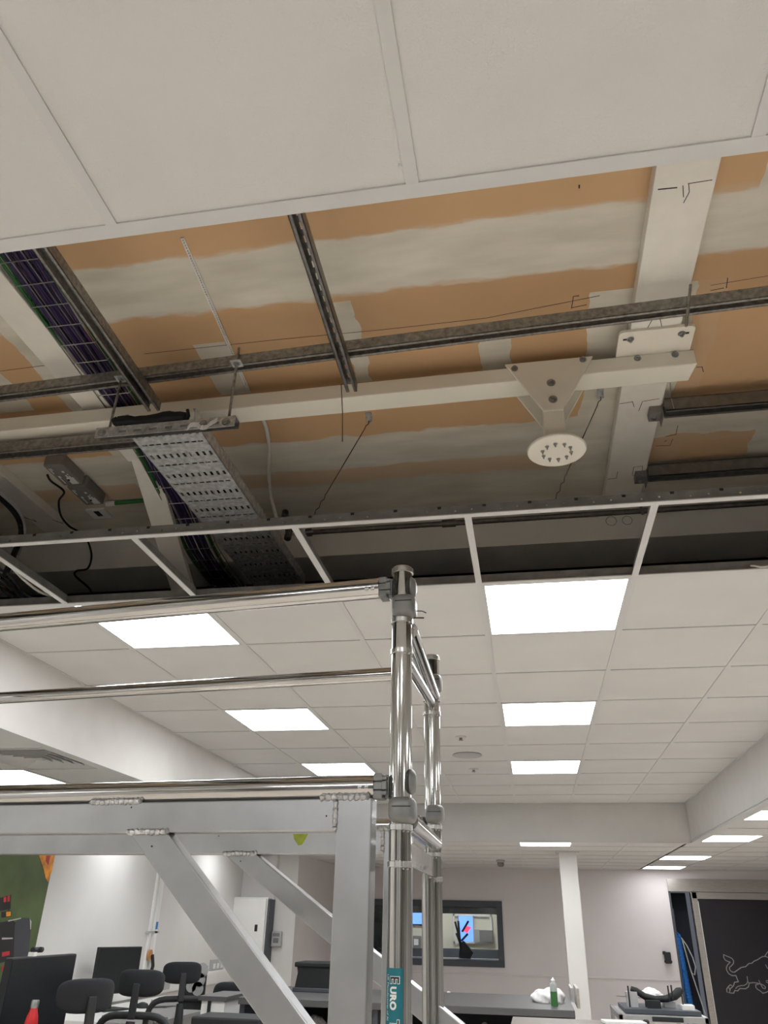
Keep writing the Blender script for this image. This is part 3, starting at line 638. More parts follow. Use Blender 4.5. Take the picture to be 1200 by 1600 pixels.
# ================================================================== SCAFFOLD TOWER
A = Vector((-.284, 1.80, 0)); Bp = Vector((-.292, 2.50, 0)); dl = Vector((-.99497, .10018, 0)); nr = Vector((.10018, .99497, 0))
tw = thing('scaffold_tower', (-1.0, 2.2, -EYE), 'polished aluminium scaffold tower with welded box section frames, front centre', 'scaffold')
PR = .0254
def tp(o, s, n, z): v = o + dl*s + nr*n; return Vector((v.x, v.y, z))
def post(o, top, rings, capr):
    p = MB().tube([(o.x, o.y, -EYE+.16), (o.x, o.y, top)], PR, 40).build('post', 'alu_post', tw, smooth=True)
    for z in rings:
        MB().lathe((o.x, o.y, z), (0, 0, 1), [(PR+.0002, -.0065), (PR+.0026, -.0055), (PR+.0026, .0055), (PR+.0002, .0065)], 40).build('collar', 'ring', p, smooth=True)
        for k in range(3):
            a = -.7+.9*k; MB().lathe((o.x+(PR+.0015)*math.cos(a), o.y-(PR+.0015)*abs(math.sin(a))-.001, z-.008), (0, 0, -1), [(.0022, 0), (.0018, .003)], 8).build('weld_tab', 'weld', p)
    MB().lathe((o.x, o.y, top-.012), (0, 0, 1), [(PR+.0005, 0), (PR+.0032, .001), (PR+.0032, .013), (PR, .017), (PR-.006, .018), (PR-.006, .010)], 40).build('end_cap', 'ring', p, smooth=True)
    MB().lathe((o.x, o.y, -EYE+.16), (0, 0, -1), [(.032, -.02), (.032, .02), (.012, .03), (.012, .06)], 24).build('castor_socket', 'casting', p, smooth=True)
    MB().lathe((o.x-.012, o.y, -EYE+.062), (1, 0, 0), [(.05, 0), (.062, .003), (.062, .021), (.05, .024)], 32).build('castor_wheel', 'black', p, smooth=True)
    MB().box(o.x-.02, o.x-.015, o.y-.02, o.y+.02, -EYE+.05, -EYE+.11).box(o.x+.015, o.x+.02, o.y-.02, o.y+.02, -EYE+.05, -EYE+.11).box(o.x-.02, o.x+.02, o.y-.02, o.y+.02, -EYE+.11, -EYE+.117).build('castor_fork', 'zinc', p)
    return p
pA = post(A, .815, (.672, .592, .188, .113), 0)
pB = post(Bp, .80, (.655, .61, .262, .185, .118), 0)
LEFT = 2.3
C_, D_ = A + dl*LEFT, Bp + dl*LEFT
pC = post(C_, .815, (.672, .188), 0); pD = post(D_, .80, (.655, .185), 0)
def rail(o, z, s0=.058, s1=LEFT-.058, r=PR*.98):
    g = MB().tube([tp(o, s0+(s1-s0)*k/12, 0, z) for k in range(13)], r, 32).build('guardrail', 'alu_polish', tw, smooth=True)
    return g
r1 = rail(A, .770, r=PR*1.06); r3 = rail(A, .275, r=PR*1.06); r2 = rail(Bp, .752, r=PR*.9); r4 = rail(Bp, .268)
MB().lathe(tp(Bp, 1.885, 0, .752), dl, [(PR*.9+.0006, -.008), (PR*.9+.0012, -.007), (PR*.9+.0012, .007), (PR*.9+.0006, .008)], 32).build('tape_band', 'teal', r2, smooth=True)
def claw(g, o, z, f=1.0):
    """hook coupler that grips the post at the end of a rail"""
    c = MB()
    for zz_, h in ((z+.0185*f, .0085*f), (z, .0085*f), (z-.0185*f, .0085*f)):
        c.obox(tp(o, .047, -.004, zz_), dl*.011, nr*.022*f, Vector((0, 0, h)))
    c.build('hook_jaw', 'casting', g, bev=.003)
    c = MB()
    for zz_, h in ((z, .0095*f), (z+.016, .004), (z-.016, .004)): c.obox(tp(o, .032, -.008, zz_), dl*.006, nr*.020, Vector((0, 0, h)))
    c.build('hook_latch', 'casting', g, bev=.002)
    c = MB()
    for k in range(14):
        a = math.radians(75+130*k/14); a2 = math.radians(75+130*(k+1)/14)
        for (q0, q1) in ((a, a2),):
            e = [o+Vector((math.cos(t)*(PR+w_), math.sin(t)*(PR+w_), 0)) for t, w_ in ((q0, .001), (q0, .011), (q1, .011), (q1, .001))]
            c.prism([(v.x, v.y, z-.024) for v in e], (0, 0, .048))
    c.build('hook_arc', 'casting', g, bev=.002)
    for k in range(2):
        MB().lathe(tp(o, .074+.016*k, -PR*.93, z-.002), -nr, [(.0065, 0), (.0065, .002), (.004, .0035)], 14).build('rivet', 'ring', g, smooth=True)
for g, o, z in ((r1, A, .764), (r3, A, .275), (r2, Bp, .752), (r4, Bp, .268)): claw(g, o, z)
def cap_block(o, z, par, w_=.062, h_=.056):
    """rounded cast clamp wrapped round the front of the post"""
    bm = bmesh.new(); bmesh.ops.create_uvsphere(bm, u_segments=28, v_segments=20, radius=1)
    mb = MB(); sg = lambda v, e: math.copysign(abs(v)**e, v)
    idx = {}
    for v in bm.verts:
        idx[v] = len(idx); mb.v.append(Vector((o.x+.007+sg(v.co.x, .55)*w_/2, o.y-.008+sg(v.co.y, .6)*.037, z+sg(v.co.z, .5)*h_/2)))
    mb.f += [tuple(idx[v] for v in f.verts) for f in bm.faces]; bm.free()
    c = mb.build('clamp', 'casting', par, smooth=True)
    MB().box(o.x-.012, o.x+.03, o.y-.0462, o.y-.044, z+.004, z+.0055).build('seam', 'black_metal', c)
    return c
cap_block(A, .708, pA); cap_block(A, .223, pA); cap_block(Bp, .708, pB, .058); cap_block(Bp, .298, pB, .058)
for z in (.762, .285): MB().lathe((A.x+PR-.002, A.y-.004, z), (1, 0, 0), [(.028, 0), (.028, .004), (.022, .011), (.012, .014)], 28).build('side_disc', 'casting', pA, smooth=True)
MB().tube([(A.x+.035, A.y, .70), (A.x+.052, A.y-.002, .698), (A.x+.062, A.y-.004, .692)], .0013, 6).build('clip_wire', 'dark_wire', pA)
MB().tube([(A.x+.03, A.y, .682), (A.x+.05, A.y-.002, .680), (A.x+.056, A.y-.004, .679)], .0018, 6).build('clip_wire', 'dark_wire', pA)
def rung(z0, z1, r, dx=.012):
    MB().tube([(A.x+dx, A.y+.018, z0), (Bp.x+dx*.4, Bp.y-.018, z1)], r, 28).build('rung', 'alu_polish', tw, smooth=True)
rung(.655, .668, PR*.86, .016); rung(.585, .64, PR*.6, .004); rung(.205, .215, PR*.86, .016)
MB().obox(((A.x+Bp.x)/2+.004, (A.y+Bp.y)/2, .145), (.004, 0, 0), (0, .33, 0), (0, 0, .026)).build('end_plate', 'alu_polish', tw, bev=.002)
MB().tube([(Bp.x-.012, Bp.y-.045, -EYE+.2), (Bp.x-.012, Bp.y-.045, .13)], .018, 24).build('inner_post', 'alu_post', tw, smooth=True)
MB().tube([C_+Vector((0, .03, .655)), D_+Vector((0, -.03, .655))], PR*.86, 20).build('rung', 'alu_polish', tw, smooth=True)
# welded box-section frames
def bead(pts, r, par, n=None):
    pts = [Vector(p) for p in pts]; L_ = (pts[1]-pts[0]).length; n = max(6, int(L_/.0045)); P_ = []; R_ = []
    for i in range(n+1):
        P_.append(pts[0].lerp(pts[1], i/n) + Vector((0, 0, .0012*math.sin(i*1.7)))); R_.append(r*(1+.28*math.sin(i*2.1)+.1*random.random()) if 0 < i < n else r*.4)
    MB().tube(P_, R_, 10).build('weld_bead', 'weld', par, smooth=True)
def frame(o, f, rear=False):
    """f: list of measures s (distance left of the post) for leg and brace"""
    t2 = .022
    ch = MB().add([tp(o, .148, -t2, f['z0']), tp(o, LEFT, -t2, f['z0']), tp(o, LEFT, t2, f['z0']), tp(o, .148, t2, f['z0']), tp(o, .148, -t2, f['z1']), tp(o, LEFT, -t2, f['z1']), tp(o, LEFT, t2, f['z1']), tp(o, .148, t2, f['z1'])],
                  [(0, 1, 2, 3), (4, 7, 6, 5), (0, 4, 5, 1), (1, 5, 6, 2), (2, 6, 7, 3), (3, 7, 4, 0)]).build('top_chord', 'alu_mill', tw, bev=.003)
    leg = MB().obox(tp(o, f['l'], 0, (f['z1']-EYE+.2)/2), dl*.041, nr*t2, Vector((0, 0, (f['z1']+EYE-.2)/2))).build('leg', 'alu_mill', tw, bev=.003)
    a, b_ = f['b0'], f['b1']
    MB().prism([tp(o, a[0], -t2+.001, f['z0']), tp(o, a[1], -t2+.001, f['z0']), tp(o, b_[1], -t2+.001, b_[2]), tp(o, b_[0], -t2+.001, b_[2])], nr*(t2*2-.002)).build('diagonal_brace', 'alu_mill', tw, bev=.003)
    bead([tp(o, a[0]-.006, -t2-.001, f['z0']+.002), tp(o, a[1]+.006, -t2-.001, f['z0']+.002)], .0065, ch)
    bead([tp(o, f['l']+.044, -t2-.001, f['z0']+.001), tp(o, f['l']+.044, -t2-.001, f['z1']-.004)], .0055, leg)
    bead([tp(o, f['l']-.036, -t2+.001, f['z1']+.002), tp(o, f['l']+.085, -t2+.001, f['z1']+.002)], .007, leg)
    for s in f['w']: bead([tp(o, s-.075, -t2+.001, f['z1']+.002), tp(o, s+.075, -t2+.001, f['z1']+.002)], .007, ch)
    for s, z in f['h']: MB().lathe(tp(o, s, -t2-.0002, z), -nr, [(.002, 0), (.002, .0006)], 10).build('drill_hole', 'black_metal', ch)
    return ch
def sfor(px, py, o):                          # distance along a frame for a feature in the photograph
    d = RX*((px-600)/FPX) + UP*((800-py)/FPX) + FW; oo = o - nr*.022; k = (nr.x*oo.x+nr.y*oo.y)/(nr.x*d.x+nr.y*d.y); v = d*k
    return ((v-oo).dot(dl), v.z)
zc0, zc1 = .180, .250
s_ = lambda x, y: sfor(x, y, A)[0]
bt = sfor(410, 1600, A); b2_ = sfor(477, 1600, A); slope = (s_(200, 1308)-bt[0])/(zc0-bt[1])
zb_ = -.9
f1 = dict(z0=zc0, z1=zc1, l=(s_(522, 1400)+s_(575, 1400))/2, b0=(s_(260, 1306), s_(200, 1308)), b1=(s_(260, 1306)+(zb_-zc0)*slope, s_(200, 1308)+(zb_-zc0)*slope, zb_), w=(s_(180, 1255),), h=((s_(205, 1264), .238), (s_(510, 1277), .212), (s_(236, 1330), .150)))
frame(A, f1)
s2 = lambda x, y: sfor(x, y, Bp)[0]
q0, q1 = s2(350, 1333), s2(400, 1330); e1 = sfor(518, 1480, Bp); sl = (q0-e1[0])/(.182-e1[1])
f2 = dict(z0=.186, z1=.255, l=s2(597, 1450)-.041, b0=(q1, q0), b1=(q1+(zb_-.186)*sl, q0+(zb_-.186)*sl, zb_), w=(), h=((s2(583, 1306), .235), (s2(342, 1305), .24), (s2(376, 1345), .165)))
ch2 = frame(Bp, f2, True)
# splash of green paint on the rear chord
c = [sfor(px, py, Bp) for px, py in ((458, 1303), (482, 1303), (478, 1310), (472, 1320), (466, 1321), (460, 1312))]
MB().prism([tp(Bp, s, -.0228, z) for s, z in c], nr*.001).build('paint_mark', 'paint_green', ch2)
# sticker on the near post, with its lettering bent round the tube
def cyl(o, ang, z, r): return Vector((o.x+r*math.sin(ang), o.y-r*math.cos(ang), z))
z_top = at(624, 1513, y=A.y-PR).z; z_bot = z_top-.30; ang0, ang1 = -1.15, .50
mb = MB(); nA, nZ = 12, 2
for j in range(nZ+1):
    for i in range(nA+1): mb.v.append(cyl(A, ang0+(ang1-ang0)*i/nA, z_top+(z_bot-z_top)*j/nZ, PR+.0004))
for j in range(nZ):
    for i in range(nA): a = j*(nA+1)+i; mb.f.append((a, a+1, a+nA+2, a+nA+1))
stk = mb.build('sticker', 'teal', pA, smooth=True)
def lettering(txt, size, par, matn, a_base, z_start, r, bold=0.0, name='lettering', space=1.0):
    cu = bpy.data.curves.new('t', 'FONT'); cu.body = txt; cu.size = size; cu.offset = bold; cu.space_character = space; cu.resolution_u = 3
    o = bpy.data.objects.new('t', cu); COL.objects.link(o); bpy.context.view_layer.update()
    dg = bpy.context.evaluated_depsgraph_get(); me = bpy.data.meshes.new_from_object(o.evaluated_get(dg)); width = max(v.co.x for v in me.vertices)
    bm = bmesh.new(); bm.from_mesh(me); bmesh.ops.triangulate(bm, faces=bm.faces)
    for _ in range(3):
        es = [e for e in bm.edges if abs(e.verts[0].co.y-e.verts[1].co.y) > .0035]
        if es: bmesh.ops.subdivide_edges(bm, edges=es, cuts=1); bmesh.ops.triangulate(bm, faces=bm.faces)
    mb = MB(); mb.v = [cyl(A, a_base+v.co.y/r, z_start-v.co.x, r) for v in bm.verts]; mb.f = [tuple(v.index for v in f.verts) for f in bm.faces]
    bm.verts.ensure_lookup_table(); bm.verts.index_update(); mb.f = [tuple(v.index for v in f.verts) for f in bm.faces]; bm.free()
    bpy.data.objects.remove(o); bpy.data.curves.remove(cu)
    return mb.build(name, matn, par), width
# reading downwards: the letters' tops point to the right of the post
a_b = -.52
z_ = z_top-.0135
for ch, sz_, outline in (('E', .0270, True), ('URO', .0180, False), (' ', 0, False), ('T', .0270, True), ('OWERS', .0180, False)):
    if ch == ' ': z_ -= .012; continue
    if outline:
        o, wd_ = lettering(ch, sz_, stk, 'print_white', a_b, z_, PR+.0007, .0016); o, wd2 = lettering(ch, sz_, stk, 'print_black', a_b, z_, PR+.0012, .0004)
    else: o, wd_ = lettering(ch, sz_, stk, 'print_white', a_b, z_, PR+.0009, .0010, space=1.08)
    z_ -= wd_+.004
lettering('UK Manufacturer of Al', .0085, stk, 'print_white', -.93, z_top-.011, PR+.0008, 0)
# ================================================================== FAR END: column, window, doorways
t = struct(B('trim_9', 'wall', None, .335, .545, 10.45, 10.66, -EYE, LZ), 'slim white square column before the far wall')
B('column_head', 'tee', t, .30, .58, 10.42, 10.69, LZ-.015, LZ-.001)
# window in the far wall
wn = struct(empty('window_1', ((WX0+WX1)/2, YW, WZ0)), 'dark framed internal window in the far wall'); fd = .09
for nm, a in (('window_frame', (WX0, WX1, YW-.03, YW+.12, WZ1-fd, WZ1)), ('window_frame', (WX0, WX1, YW-.03, YW+.12, WZ0, WZ0+fd)), ('window_frame', (WX0, WX0+fd, YW-.03, YW+.12, WZ0+fd, WZ1-fd)), ('window_frame', (WX1-fd, WX1, YW-.03, YW+.12, WZ0+fd, WZ1-fd))): B(nm, 'frame_dark', wn, *a, bev=.004)
B('pane', 'glass', wn, WX0+fd, WX1-fd, YW+.05, YW+.056, WZ0+fd, WZ1-fd)
B('blind', 'frame_dark', wn, WX0+fd, WX1-fd, YW+.08, YW+.10, WZ1-fd-.10, WZ1-fd)
B('window_sill', 'frame_dark', wn, WX0+fd, WX1-fd, YW+.121, YW+.60, WZ0+fd-.035, WZ0+fd)
# the lit room behind it
struct(B('wall_inner', 'cream_wall', None, -4, 0.8, YW+2.4, YW+2.5, -EYE, 1.0), 'cream wall of the room behind the window')
struct(B('wall_inner', 'cream_wall', None, .7, .8, YW+.14, YW+2.4, -EYE, 1.0)); struct(B('wall_inner', 'cream_wall', None, -4.1, -4, YW+.14, YW+2.5, -EYE, 1.0))
struct(B('ceiling', 'tile', None, -4, .8, YW+.14, YW+2.5, 1.0, 1.05), 'ceiling of the room behind the window')
led(-1.6, YW+.9, .985, 'light panel in the room behind the internal window, out of view'); led(-3.2, YW+.9, .985, 'second light panel in the room behind the internal window, out of view')
YI = YW+2.4
def inr(px, py): return at(px, py, y=YI)
a, b_ = inr(717, 1431), inr(740, 1473)
t = thing('wall_screen', ((a.x+b_.x)/2, YI-.05, b_.z), 'bright blue upright screen seen through the far window', 'screen')
B('casing', 'grey_plastic', t, a.x-.02, b_.x+.02, YI-.04, YI, b_.z-.02, a.z+.02); B('display', 'screen_blue', t, a.x, b_.x, YI-.045, YI-.038, b_.z, a.z)
MB().prism([(inr(*q).x, YI-.047, inr(*q).z) for q in ((722, 1453), (728, 1446), (737, 1449), (730, 1458))], (0, .002, 0)).build('red_diamond', 'screen_red', t)
a, b_ = inr(708, 1428), inr(770, 1475); t = thing('wall_rack', ((a.x+b_.x)/2, YI, b_.z), 'pale framed rack of equipment on the wall behind the window', 'rack')
for bx in ((a.x, b_.x, a.z-.03, a.z), (a.x, b_.x, b_.z, b_.z+.03), (a.x, a.x+.03, b_.z, a.z), (b_.x-.03, b_.x, b_.z, a.z)): B('rail', 'white_plastic', t, bx[0], bx[1], YI-.06, YI-.045, bx[2], bx[3])
c = inr(745, 1450); B('rack_unit', 'grey_plastic', t, c.x-.05, c.x+.06, YI-.08, YI, b_.z+.03, a.z-.25); c = inr(760, 1465); B('rack_unit', 'socket_grey', t, c.x-.12, c.x+.12, YI-.1, YI, b_.z+.03, c.z+.12)
a, b_ = inr(644, 1424), inr(664, 1444); t = thing('wall_screen', ((a.x+b_.x)/2, YI-.05, b_.z), 'small blue lit screen seen between the scaffold posts', 'screen'); B('casing', 'black', t, a.x-.32, b_.x+.02, YI-.04, YI, b_.z-.03, a.z+.02); B('display', 'screen_blue', t, a.x-.3, b_.x, YI-.046, YI-.038, b_.z, a.z)
a, b_ = at(574, 1421, y=YW+1.2), at(600, 1488, y=YW+1.2); tag(MB().box(a.x-.35, b_.x+.08, YW+1.2, YW+1.26, b_.z, a.z).build('display_board', 'screen', bev=.01), 'large black display board seen through the far window, left of the posts', 'screen')
a, b_ = at(645, 1462, y=YW+1.5), at(658, 1482, y=YW+1.5); t = thing('desk_phone', ((a.x+b_.x)/2, YW+1.5, b_.z), 'small dark device standing behind the far window between the posts', 'device'); B('body', 'socket_grey', t, a.x, b_.x, YW+1.5, YW+1.6, b_.z, a.z, bev=.01); B('screen', 'white_plastic', t, a.x+.02, a.x+.1, YW+1.495, YW+1.5, b_.z+.05, a.z-.05)
d_ = at(720, 1490, y=YW+1.2); t = thing('inner_desk', (-1.6, YW+1.1, -EYE), 'white desk behind the internal window', 'desk'); B('desk_top', 'white_plastic', t, -3.4, -.2, YW+.7, YW+1.75, d_.z-.12, d_.z-.08); B('back_panel', 'frame_dark', t, -3.4, -.2, YW+1.72, YW+1.76, d_.z-.1, d_.z+.06)
for x in (-3.3, -.3): B('leg', 'grey_plastic', t, x-.03, x+.03, YW+1.2, YW+1.26, -EYE, d_.z-.12)
# black sculpture-like stand on the sill: base wedge with rods
YS = YW-.02
t = thing('rod_stand', tuple(at(725, 1497, y=YW+.3)), 'black angular stand with splayed rods behind the far window', 'stand'); yq = YW+.3
Z = lambda px, py, dy=0: at(px, py, y=yq+dy)
MB().prism([Z(717, 1497), Z(735, 1498), Z(740, 1489), Z(724, 1470), Z(719, 1474)], (0, .12, 0)).build('wedge', 'black', t, bev=.004)
for q in (((721, 1478), (711, 1440)), ((720, 1485), (716, 1439)), ((721, 1470), (731, 1459)), ((722, 1456), (732, 1439)), ((719, 1474), (713, 1458))): MB().tube([Z(*q[0]), Z(*q[1])], .018, 6).build('rod', 'black', t)
# grey doorway at far left
d1 = struct(empty('door_1', (-3.4, YW, -EYE)), 'grey doorway in the far wall at the left')
B('door_frame', 'frame_dark', d1, G0, G1, YW-.01, YW+.12, GZ-.10, GZ); B('door_frame', 'frame_dark', d1, G0, G0+.06, YW-.01, YW+.12, -EYE, GZ-.1); B('door_frame', 'frame_dark', d1, G1-.06, G1, YW-.01, YW+.12, -EYE, GZ-.1)
B('door_leaf', 'door_grey', d1, G0+.06, G1-.06, YW+.06, YW+.10, -EYE, GZ-.1)
for q0, q1, lb in (((492, 1444), (505, 1468), 'small wooden picture frame on the grey door, upper one'), ((470, 1490), (482, 1503), 'small wooden framed notice on the grey door, lower one above the black case')):
    a, b_ = at(*q0, y=YW+.06), at(*q1, y=YW+.06); t = thing('picture_frame', ((a.x+b_.x)/2, YW+.05, b_.z), lb, 'picture')
    B('frame', 'wood_frame', t, a.x, b_.x, YW+.04, YW+.06, b_.z, a.z); B('print', 'white_plastic', t, a.x+.02, b_.x-.02, YW+.036, YW+.041, b_.z+.02, a.z-.03); B('print_image', 'blue_sign', t, a.x+.03, b_.x-.03, YW+.034, YW+.037, b_.z+.03, (a.z+b_.z)/2)
# steel doorway on the right
d2 = struct(empty('door_2', (3.1, YW, -EYE)), 'brushed steel doorway with a black door on the right')
B('door_head', 'stainless', d2, DX0, DX1, YW-.03, YW+.14, .527, .707, bev=.004)
B('door_lintel', 'stainless', d2, 2.40, DX1, YW-.05, YW+.02, .43, .522, bev=.004)
MB().box(2.39, 2.475, YW-.05, YW+.10, -EYE, .522).build('door_post', 'stainless', d2, bev=.004)
B('door_post_edge', 'white_plastic', d2, 2.476, 2.484, YW-.055, YW-.045, -EYE, .40)
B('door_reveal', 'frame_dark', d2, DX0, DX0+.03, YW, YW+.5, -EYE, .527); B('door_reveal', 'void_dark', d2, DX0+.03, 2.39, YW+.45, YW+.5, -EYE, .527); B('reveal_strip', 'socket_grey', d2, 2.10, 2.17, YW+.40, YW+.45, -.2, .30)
dr = B('door_leaf', 'door_black', d2, 2.485, DX1, YW-.02, YW+.02, -EYE, .43)
# emblem on the door: outline of a charging bull, drawn from the photograph's lines
def em(pts, w_=.006, closed=False):
    P_ = [at(1100+q[0]*100/1143, 1460+q[1]*140/1600, y=YW-.021) for q in pts]; P_ = [Vector((p.x, YW-.022, p.z)) for p in P_]
    if closed: P_.append(P_[0])
    mb = MB()
    for a, b2 in zip(P_, P_[1:]):
        d = b2-a
        if d.length < 1e-4: continue
        n = Vector((-d.z, 0, d.x)).normalized()*w_; e = d.normalized()*w_*.5
        mb.prism([a-e+n, b2+e+n, b2+e-n, a-e-n], (0, .0015, 0))
    return mb.build('emblem_line', 'logo', dr)
em([(1110, 395), (1050, 395), (1010, 415), (960, 450), (890, 480), (855, 515), (800, 520), (745, 575), (665, 590), (600, 635), (545, 675), (500, 670), (460, 635), (455, 590), (490, 560), (525, 520), (530, 470), (500, 430), (450, 405), (400, 385), (350, 360), (350, 410), (375, 455), (430, 485), (468, 495), (420, 545), (400, 590), (405, 640), (440, 700), (500, 735), (570, 735), (590, 790), (615, 845), (545, 855), (525, 920), (470, 970), (455, 1040), (410, 1030), (405, 975), (440, 925), (470, 900), (500, 915)])
em([(410, 1030), (470, 1045), (530, 1050), (550, 1000), (600, 1010), (640, 965), (700, 970), (745, 970), (795, 935), (805, 870), (880, 860), (960, 870), (1010, 890), (1050, 960), (1090, 970), (1100, 940), (1060, 905), (1000, 880)])
em([(565, 965), (600, 930), (660, 915), (720, 910), (765, 880), (780, 840), (770, 750)], .005); em([(440, 925), (455, 985)], .005); em([(780, 840), (805, 870)], .005)
em([(1000, 880), (925, 900), (925, 945), (960, 985), (1000, 1005), (1050, 1050), (1110, 1035), (1190, 990), (1230, 940)]); em([(980, 820), (1005, 880)], .005)
em([(1090, 385), (1120, 335), (1150, 300), (1200, 260), (1260, 250)]); em([(1100, 540), (1130, 600), (1180, 640)], .005); em([(1105, 830), (1150, 820), (1145, 870), (1110, 850)], .005); em([(1110, 395), (1170, 430), (1230, 440), (1300, 500)]); em([(1145, 870), (1220, 880), (1300, 840), (1350, 740), (1300, 500)])
# hoses in the reveal
hb = thing('hose_coil', (2.16, YW+.2, -EYE+.3), 'bright blue coiled air hose hanging in the steel doorway', 'hose')
pts = []
for k in range(420):
    f = k/419; pts.append((2.12+.05*f+.045*math.cos(k*.75), YW+.12+.045*math.sin(k*.75), -.06-1.0*f))
MB().tube(pts, .011, 5).build('coil', 'hose_blue', hb, smooth=True); MB().tube([(2.11, YW+.1, -1.05), (2.10, YW+.1, -.1), (2.13, YW+.1, -.03), (2.17, YW+.11, -.1)], .014, 8).build('feed_hose', 'hose_blue', hb, smooth=True)
tag(MB().tube([(2.17, YW+.05, -.10), (2.23, YW+.03, -.20), (2.29, YW+.02, -.36), (2.31, YW+.02, -.48), (2.28, YW+.02, -.58), (2.24, YW+.02, -.56)], .009, 7).build('hose_loop', 'grey_plastic', smooth=True), 'thin grey loop of hose in front of the blue coil', 'hose')
tag(MB().tube([(2.18, YW+.06, -.12), (2.23, YW+.02, -.5), (2.30, YW+.01, -.85), (2.37, YW, -1.2)], .009, 7).build('grey_hose', 'grey_plastic', smooth=True), 'straight grey hose falling beside the blue coil', 'hose')
# small black device on the far wall
a = at(1043, 1497, y=YW); t = thing('wall_scanner', (a.x, YW-.05, a.z), 'small black device mounted on the far wall beside the steel doorway', 'device')
B('body', 'black', t, a.x-.045, a.x+.045, YW-.07, YW, a.z-.07, a.z+.08, bev=.01); B('bracket', 'black', t, a.x-.065, a.x-.02, YW-.05, YW-.01, a.z+.045, a.z+.09, bev=.008); B('trigger', 'black', t, a.x-.055, a.x+.055, YW-.06, YW-.02, a.z-.06, a.z-.03, bev=.008)
# control cabinet and box on the return wall
YR = 11.25
a, b_ = at(353, 1401, y=YR-.25), at(411, 1495, y=YR-.25)
t = thing('control_cabinet', ((a.x+b_.x)/2, YR-.1, b_.z), 'white electrical cabinet with a yellow warning sign on the return wall', 'cabinet')
B('body', 'white_plastic', t, a.x, b_.x, YR-.22, YR, b_.z-.1, a.z, bev=.006); dr_ = B('door', 'white_plastic', t, a.x+.01, b_.x-.02, YR-.25, YR-.222, b_.z-.09, a.z-.015, bev=.006)
B('edge_strip', 'frame_dark', t, b_.x, b_.x+.03, YR-.235, YR, b_.z-.1, a.z-.02)
c = at(400, 1450, y=YR-.25); B('lock', 'black', dr_, c.x-.02, c.x+.02, YR-.256, YR-.25, c.z-.04, c.z+.04, bev=.004)
c = at(361, 1416, y=YR-.25); B('sign_plate', 'white_plastic', dr_, c.x-.06, c.x+.06, YR-.253, YR-.25, c.z-.09, c.z+.06)
for k in range(4): B('sign_text', 'socket_grey', dr_, c.x-.04, c.x+.04-.012*k, YR-.2545, YR-.253, c.z+.03-.022*k, c.z+.038-.022*k)
c = at(355, 1426, y=YR-.25); MB().prism([(c.x-.045, YR-.256, c.z-.05), (c.x+.045, YR-.256, c.z-.05), (c.x, YR-.256, c.z+.04)], (0, .002, 0)).build('warning_triangle', 'yellow_sign', dr_)
a, b_ = at(334, 1402, y=YR-.15), at(352, 1425, y=YR-.15); tag(MB().box(a.x, b_.x, YR-.16, YR, b_.z-.2, a.z).build('dark_cabinet', 'frame_dark', bev=.006), 'dark equipment case left of the white electrical cabinet', 'cabinet')
a, b_ = at(427, 1455, y=YR), at(440, 1479, y=YR); t = thing('control_box', ((a.x+b_.x)/2, YR-.05, b_.z), 'small grey wall control box right of the white cabinet', 'control')
B('body', 'grey_plastic', t, a.x, b_.x, YR-.07, YR, b_.z, a.z, bev=.01); B('display', 'socket_grey', t, a.x+.02, b_.x-.02, YR-.074, YR-.07, a.z-.06, a.z-.02); B('keypad', 'tee_web', t, a.x+.03, b_.x-.03, YR-.074, YR-.07, b_.z+.04, b_.z+.1)
a, b_ = at(328, 1500, x=WLX), at(340, 1518, x=WLX); t = thing('switch_plate', (WLX+.02, (a.y+b_.y)/2, b_.z), 'grey triple switch plate low on the left wall', 'switch'); B('plate', 'grey_plastic', t, WLX, WLX+.03, a.y, b_.y+.1, b_.z, a.z)
for k in range(3): B('rocker', 'white_plastic', t, WLX+.03, WLX+.035, a.y+.05+.13*k, a.y+.12+.13*k, b_.z+.04, a.z-.04)
# left wall: conduit, dado trunking, mural
t = thing('wall_conduit', (WLX, 8.56, -.6), 'thin white vertical conduit on the left wall', 'conduit'); B('conduit', 'white_plastic', t, WLX, WLX+.02, 8.50, 8.54, -.55, LZ); B('conduit', 'white_plastic', t, WLX, WLX+.03, 8.60, 8.66, -.45, LZ); B('saddle', 'grey_plastic', t, WLX, WLX+.03, 8.44, 8.70, -.14, -.12); a = at(240, 1447, x=WLX+.03); B('sticker', 'blue_sign', t, WLX+.03, WLX+.033, 8.6, 8.65, a.z-.03, a.z+.04)
t = thing('dado_trunking', (WLX, 8.9, -.68), 'white horizontal cable trunking along the left wall', 'trunking'); B('trunking', 'white_plastic', t, WLX, WLX+.05, 6.6, 11.2, -.70, -.56, bev=.004); B('lid', 'white_plastic', t, WLX+.05, WLX+.056, 6.6, 11.2, -.685, -.575); B('socket', 'grey_plastic', t, WLX+.056, WLX+.062, 8.95, 9.1, -.67, -.585)
t = thing('key_hook', (WLX+.03, 8.6, -.3), 'brass hook with a dark lead hanging on the left wall', 'hook'); a = at(234, 1492, x=WLX+.04); MB().lathe((WLX+.03, a.y, a.z), (1, 0, 0), [(.05, 0), (.05, .02)], 12).build('plate', 'wood_frame', t); MB().tube([(WLX+.06, a.y+.02, a.z), (WLX+.07, a.y+.05, a.z-.1), (WLX+.06, a.y+.02, a.z-.22)], .018, 6).build('lead', 'black', t)
mu = thing('mural', (WLX+.01, 5.3, -EYE+.6), 'green wall mural of a racing car at the left picture edge', 'mural')
YE_ = at(72, 1390, x=WLX).y
B('backing', 'mural_green', mu, WLX+.001, WLX+.012, 3.9, YE_, -.9, LZ)
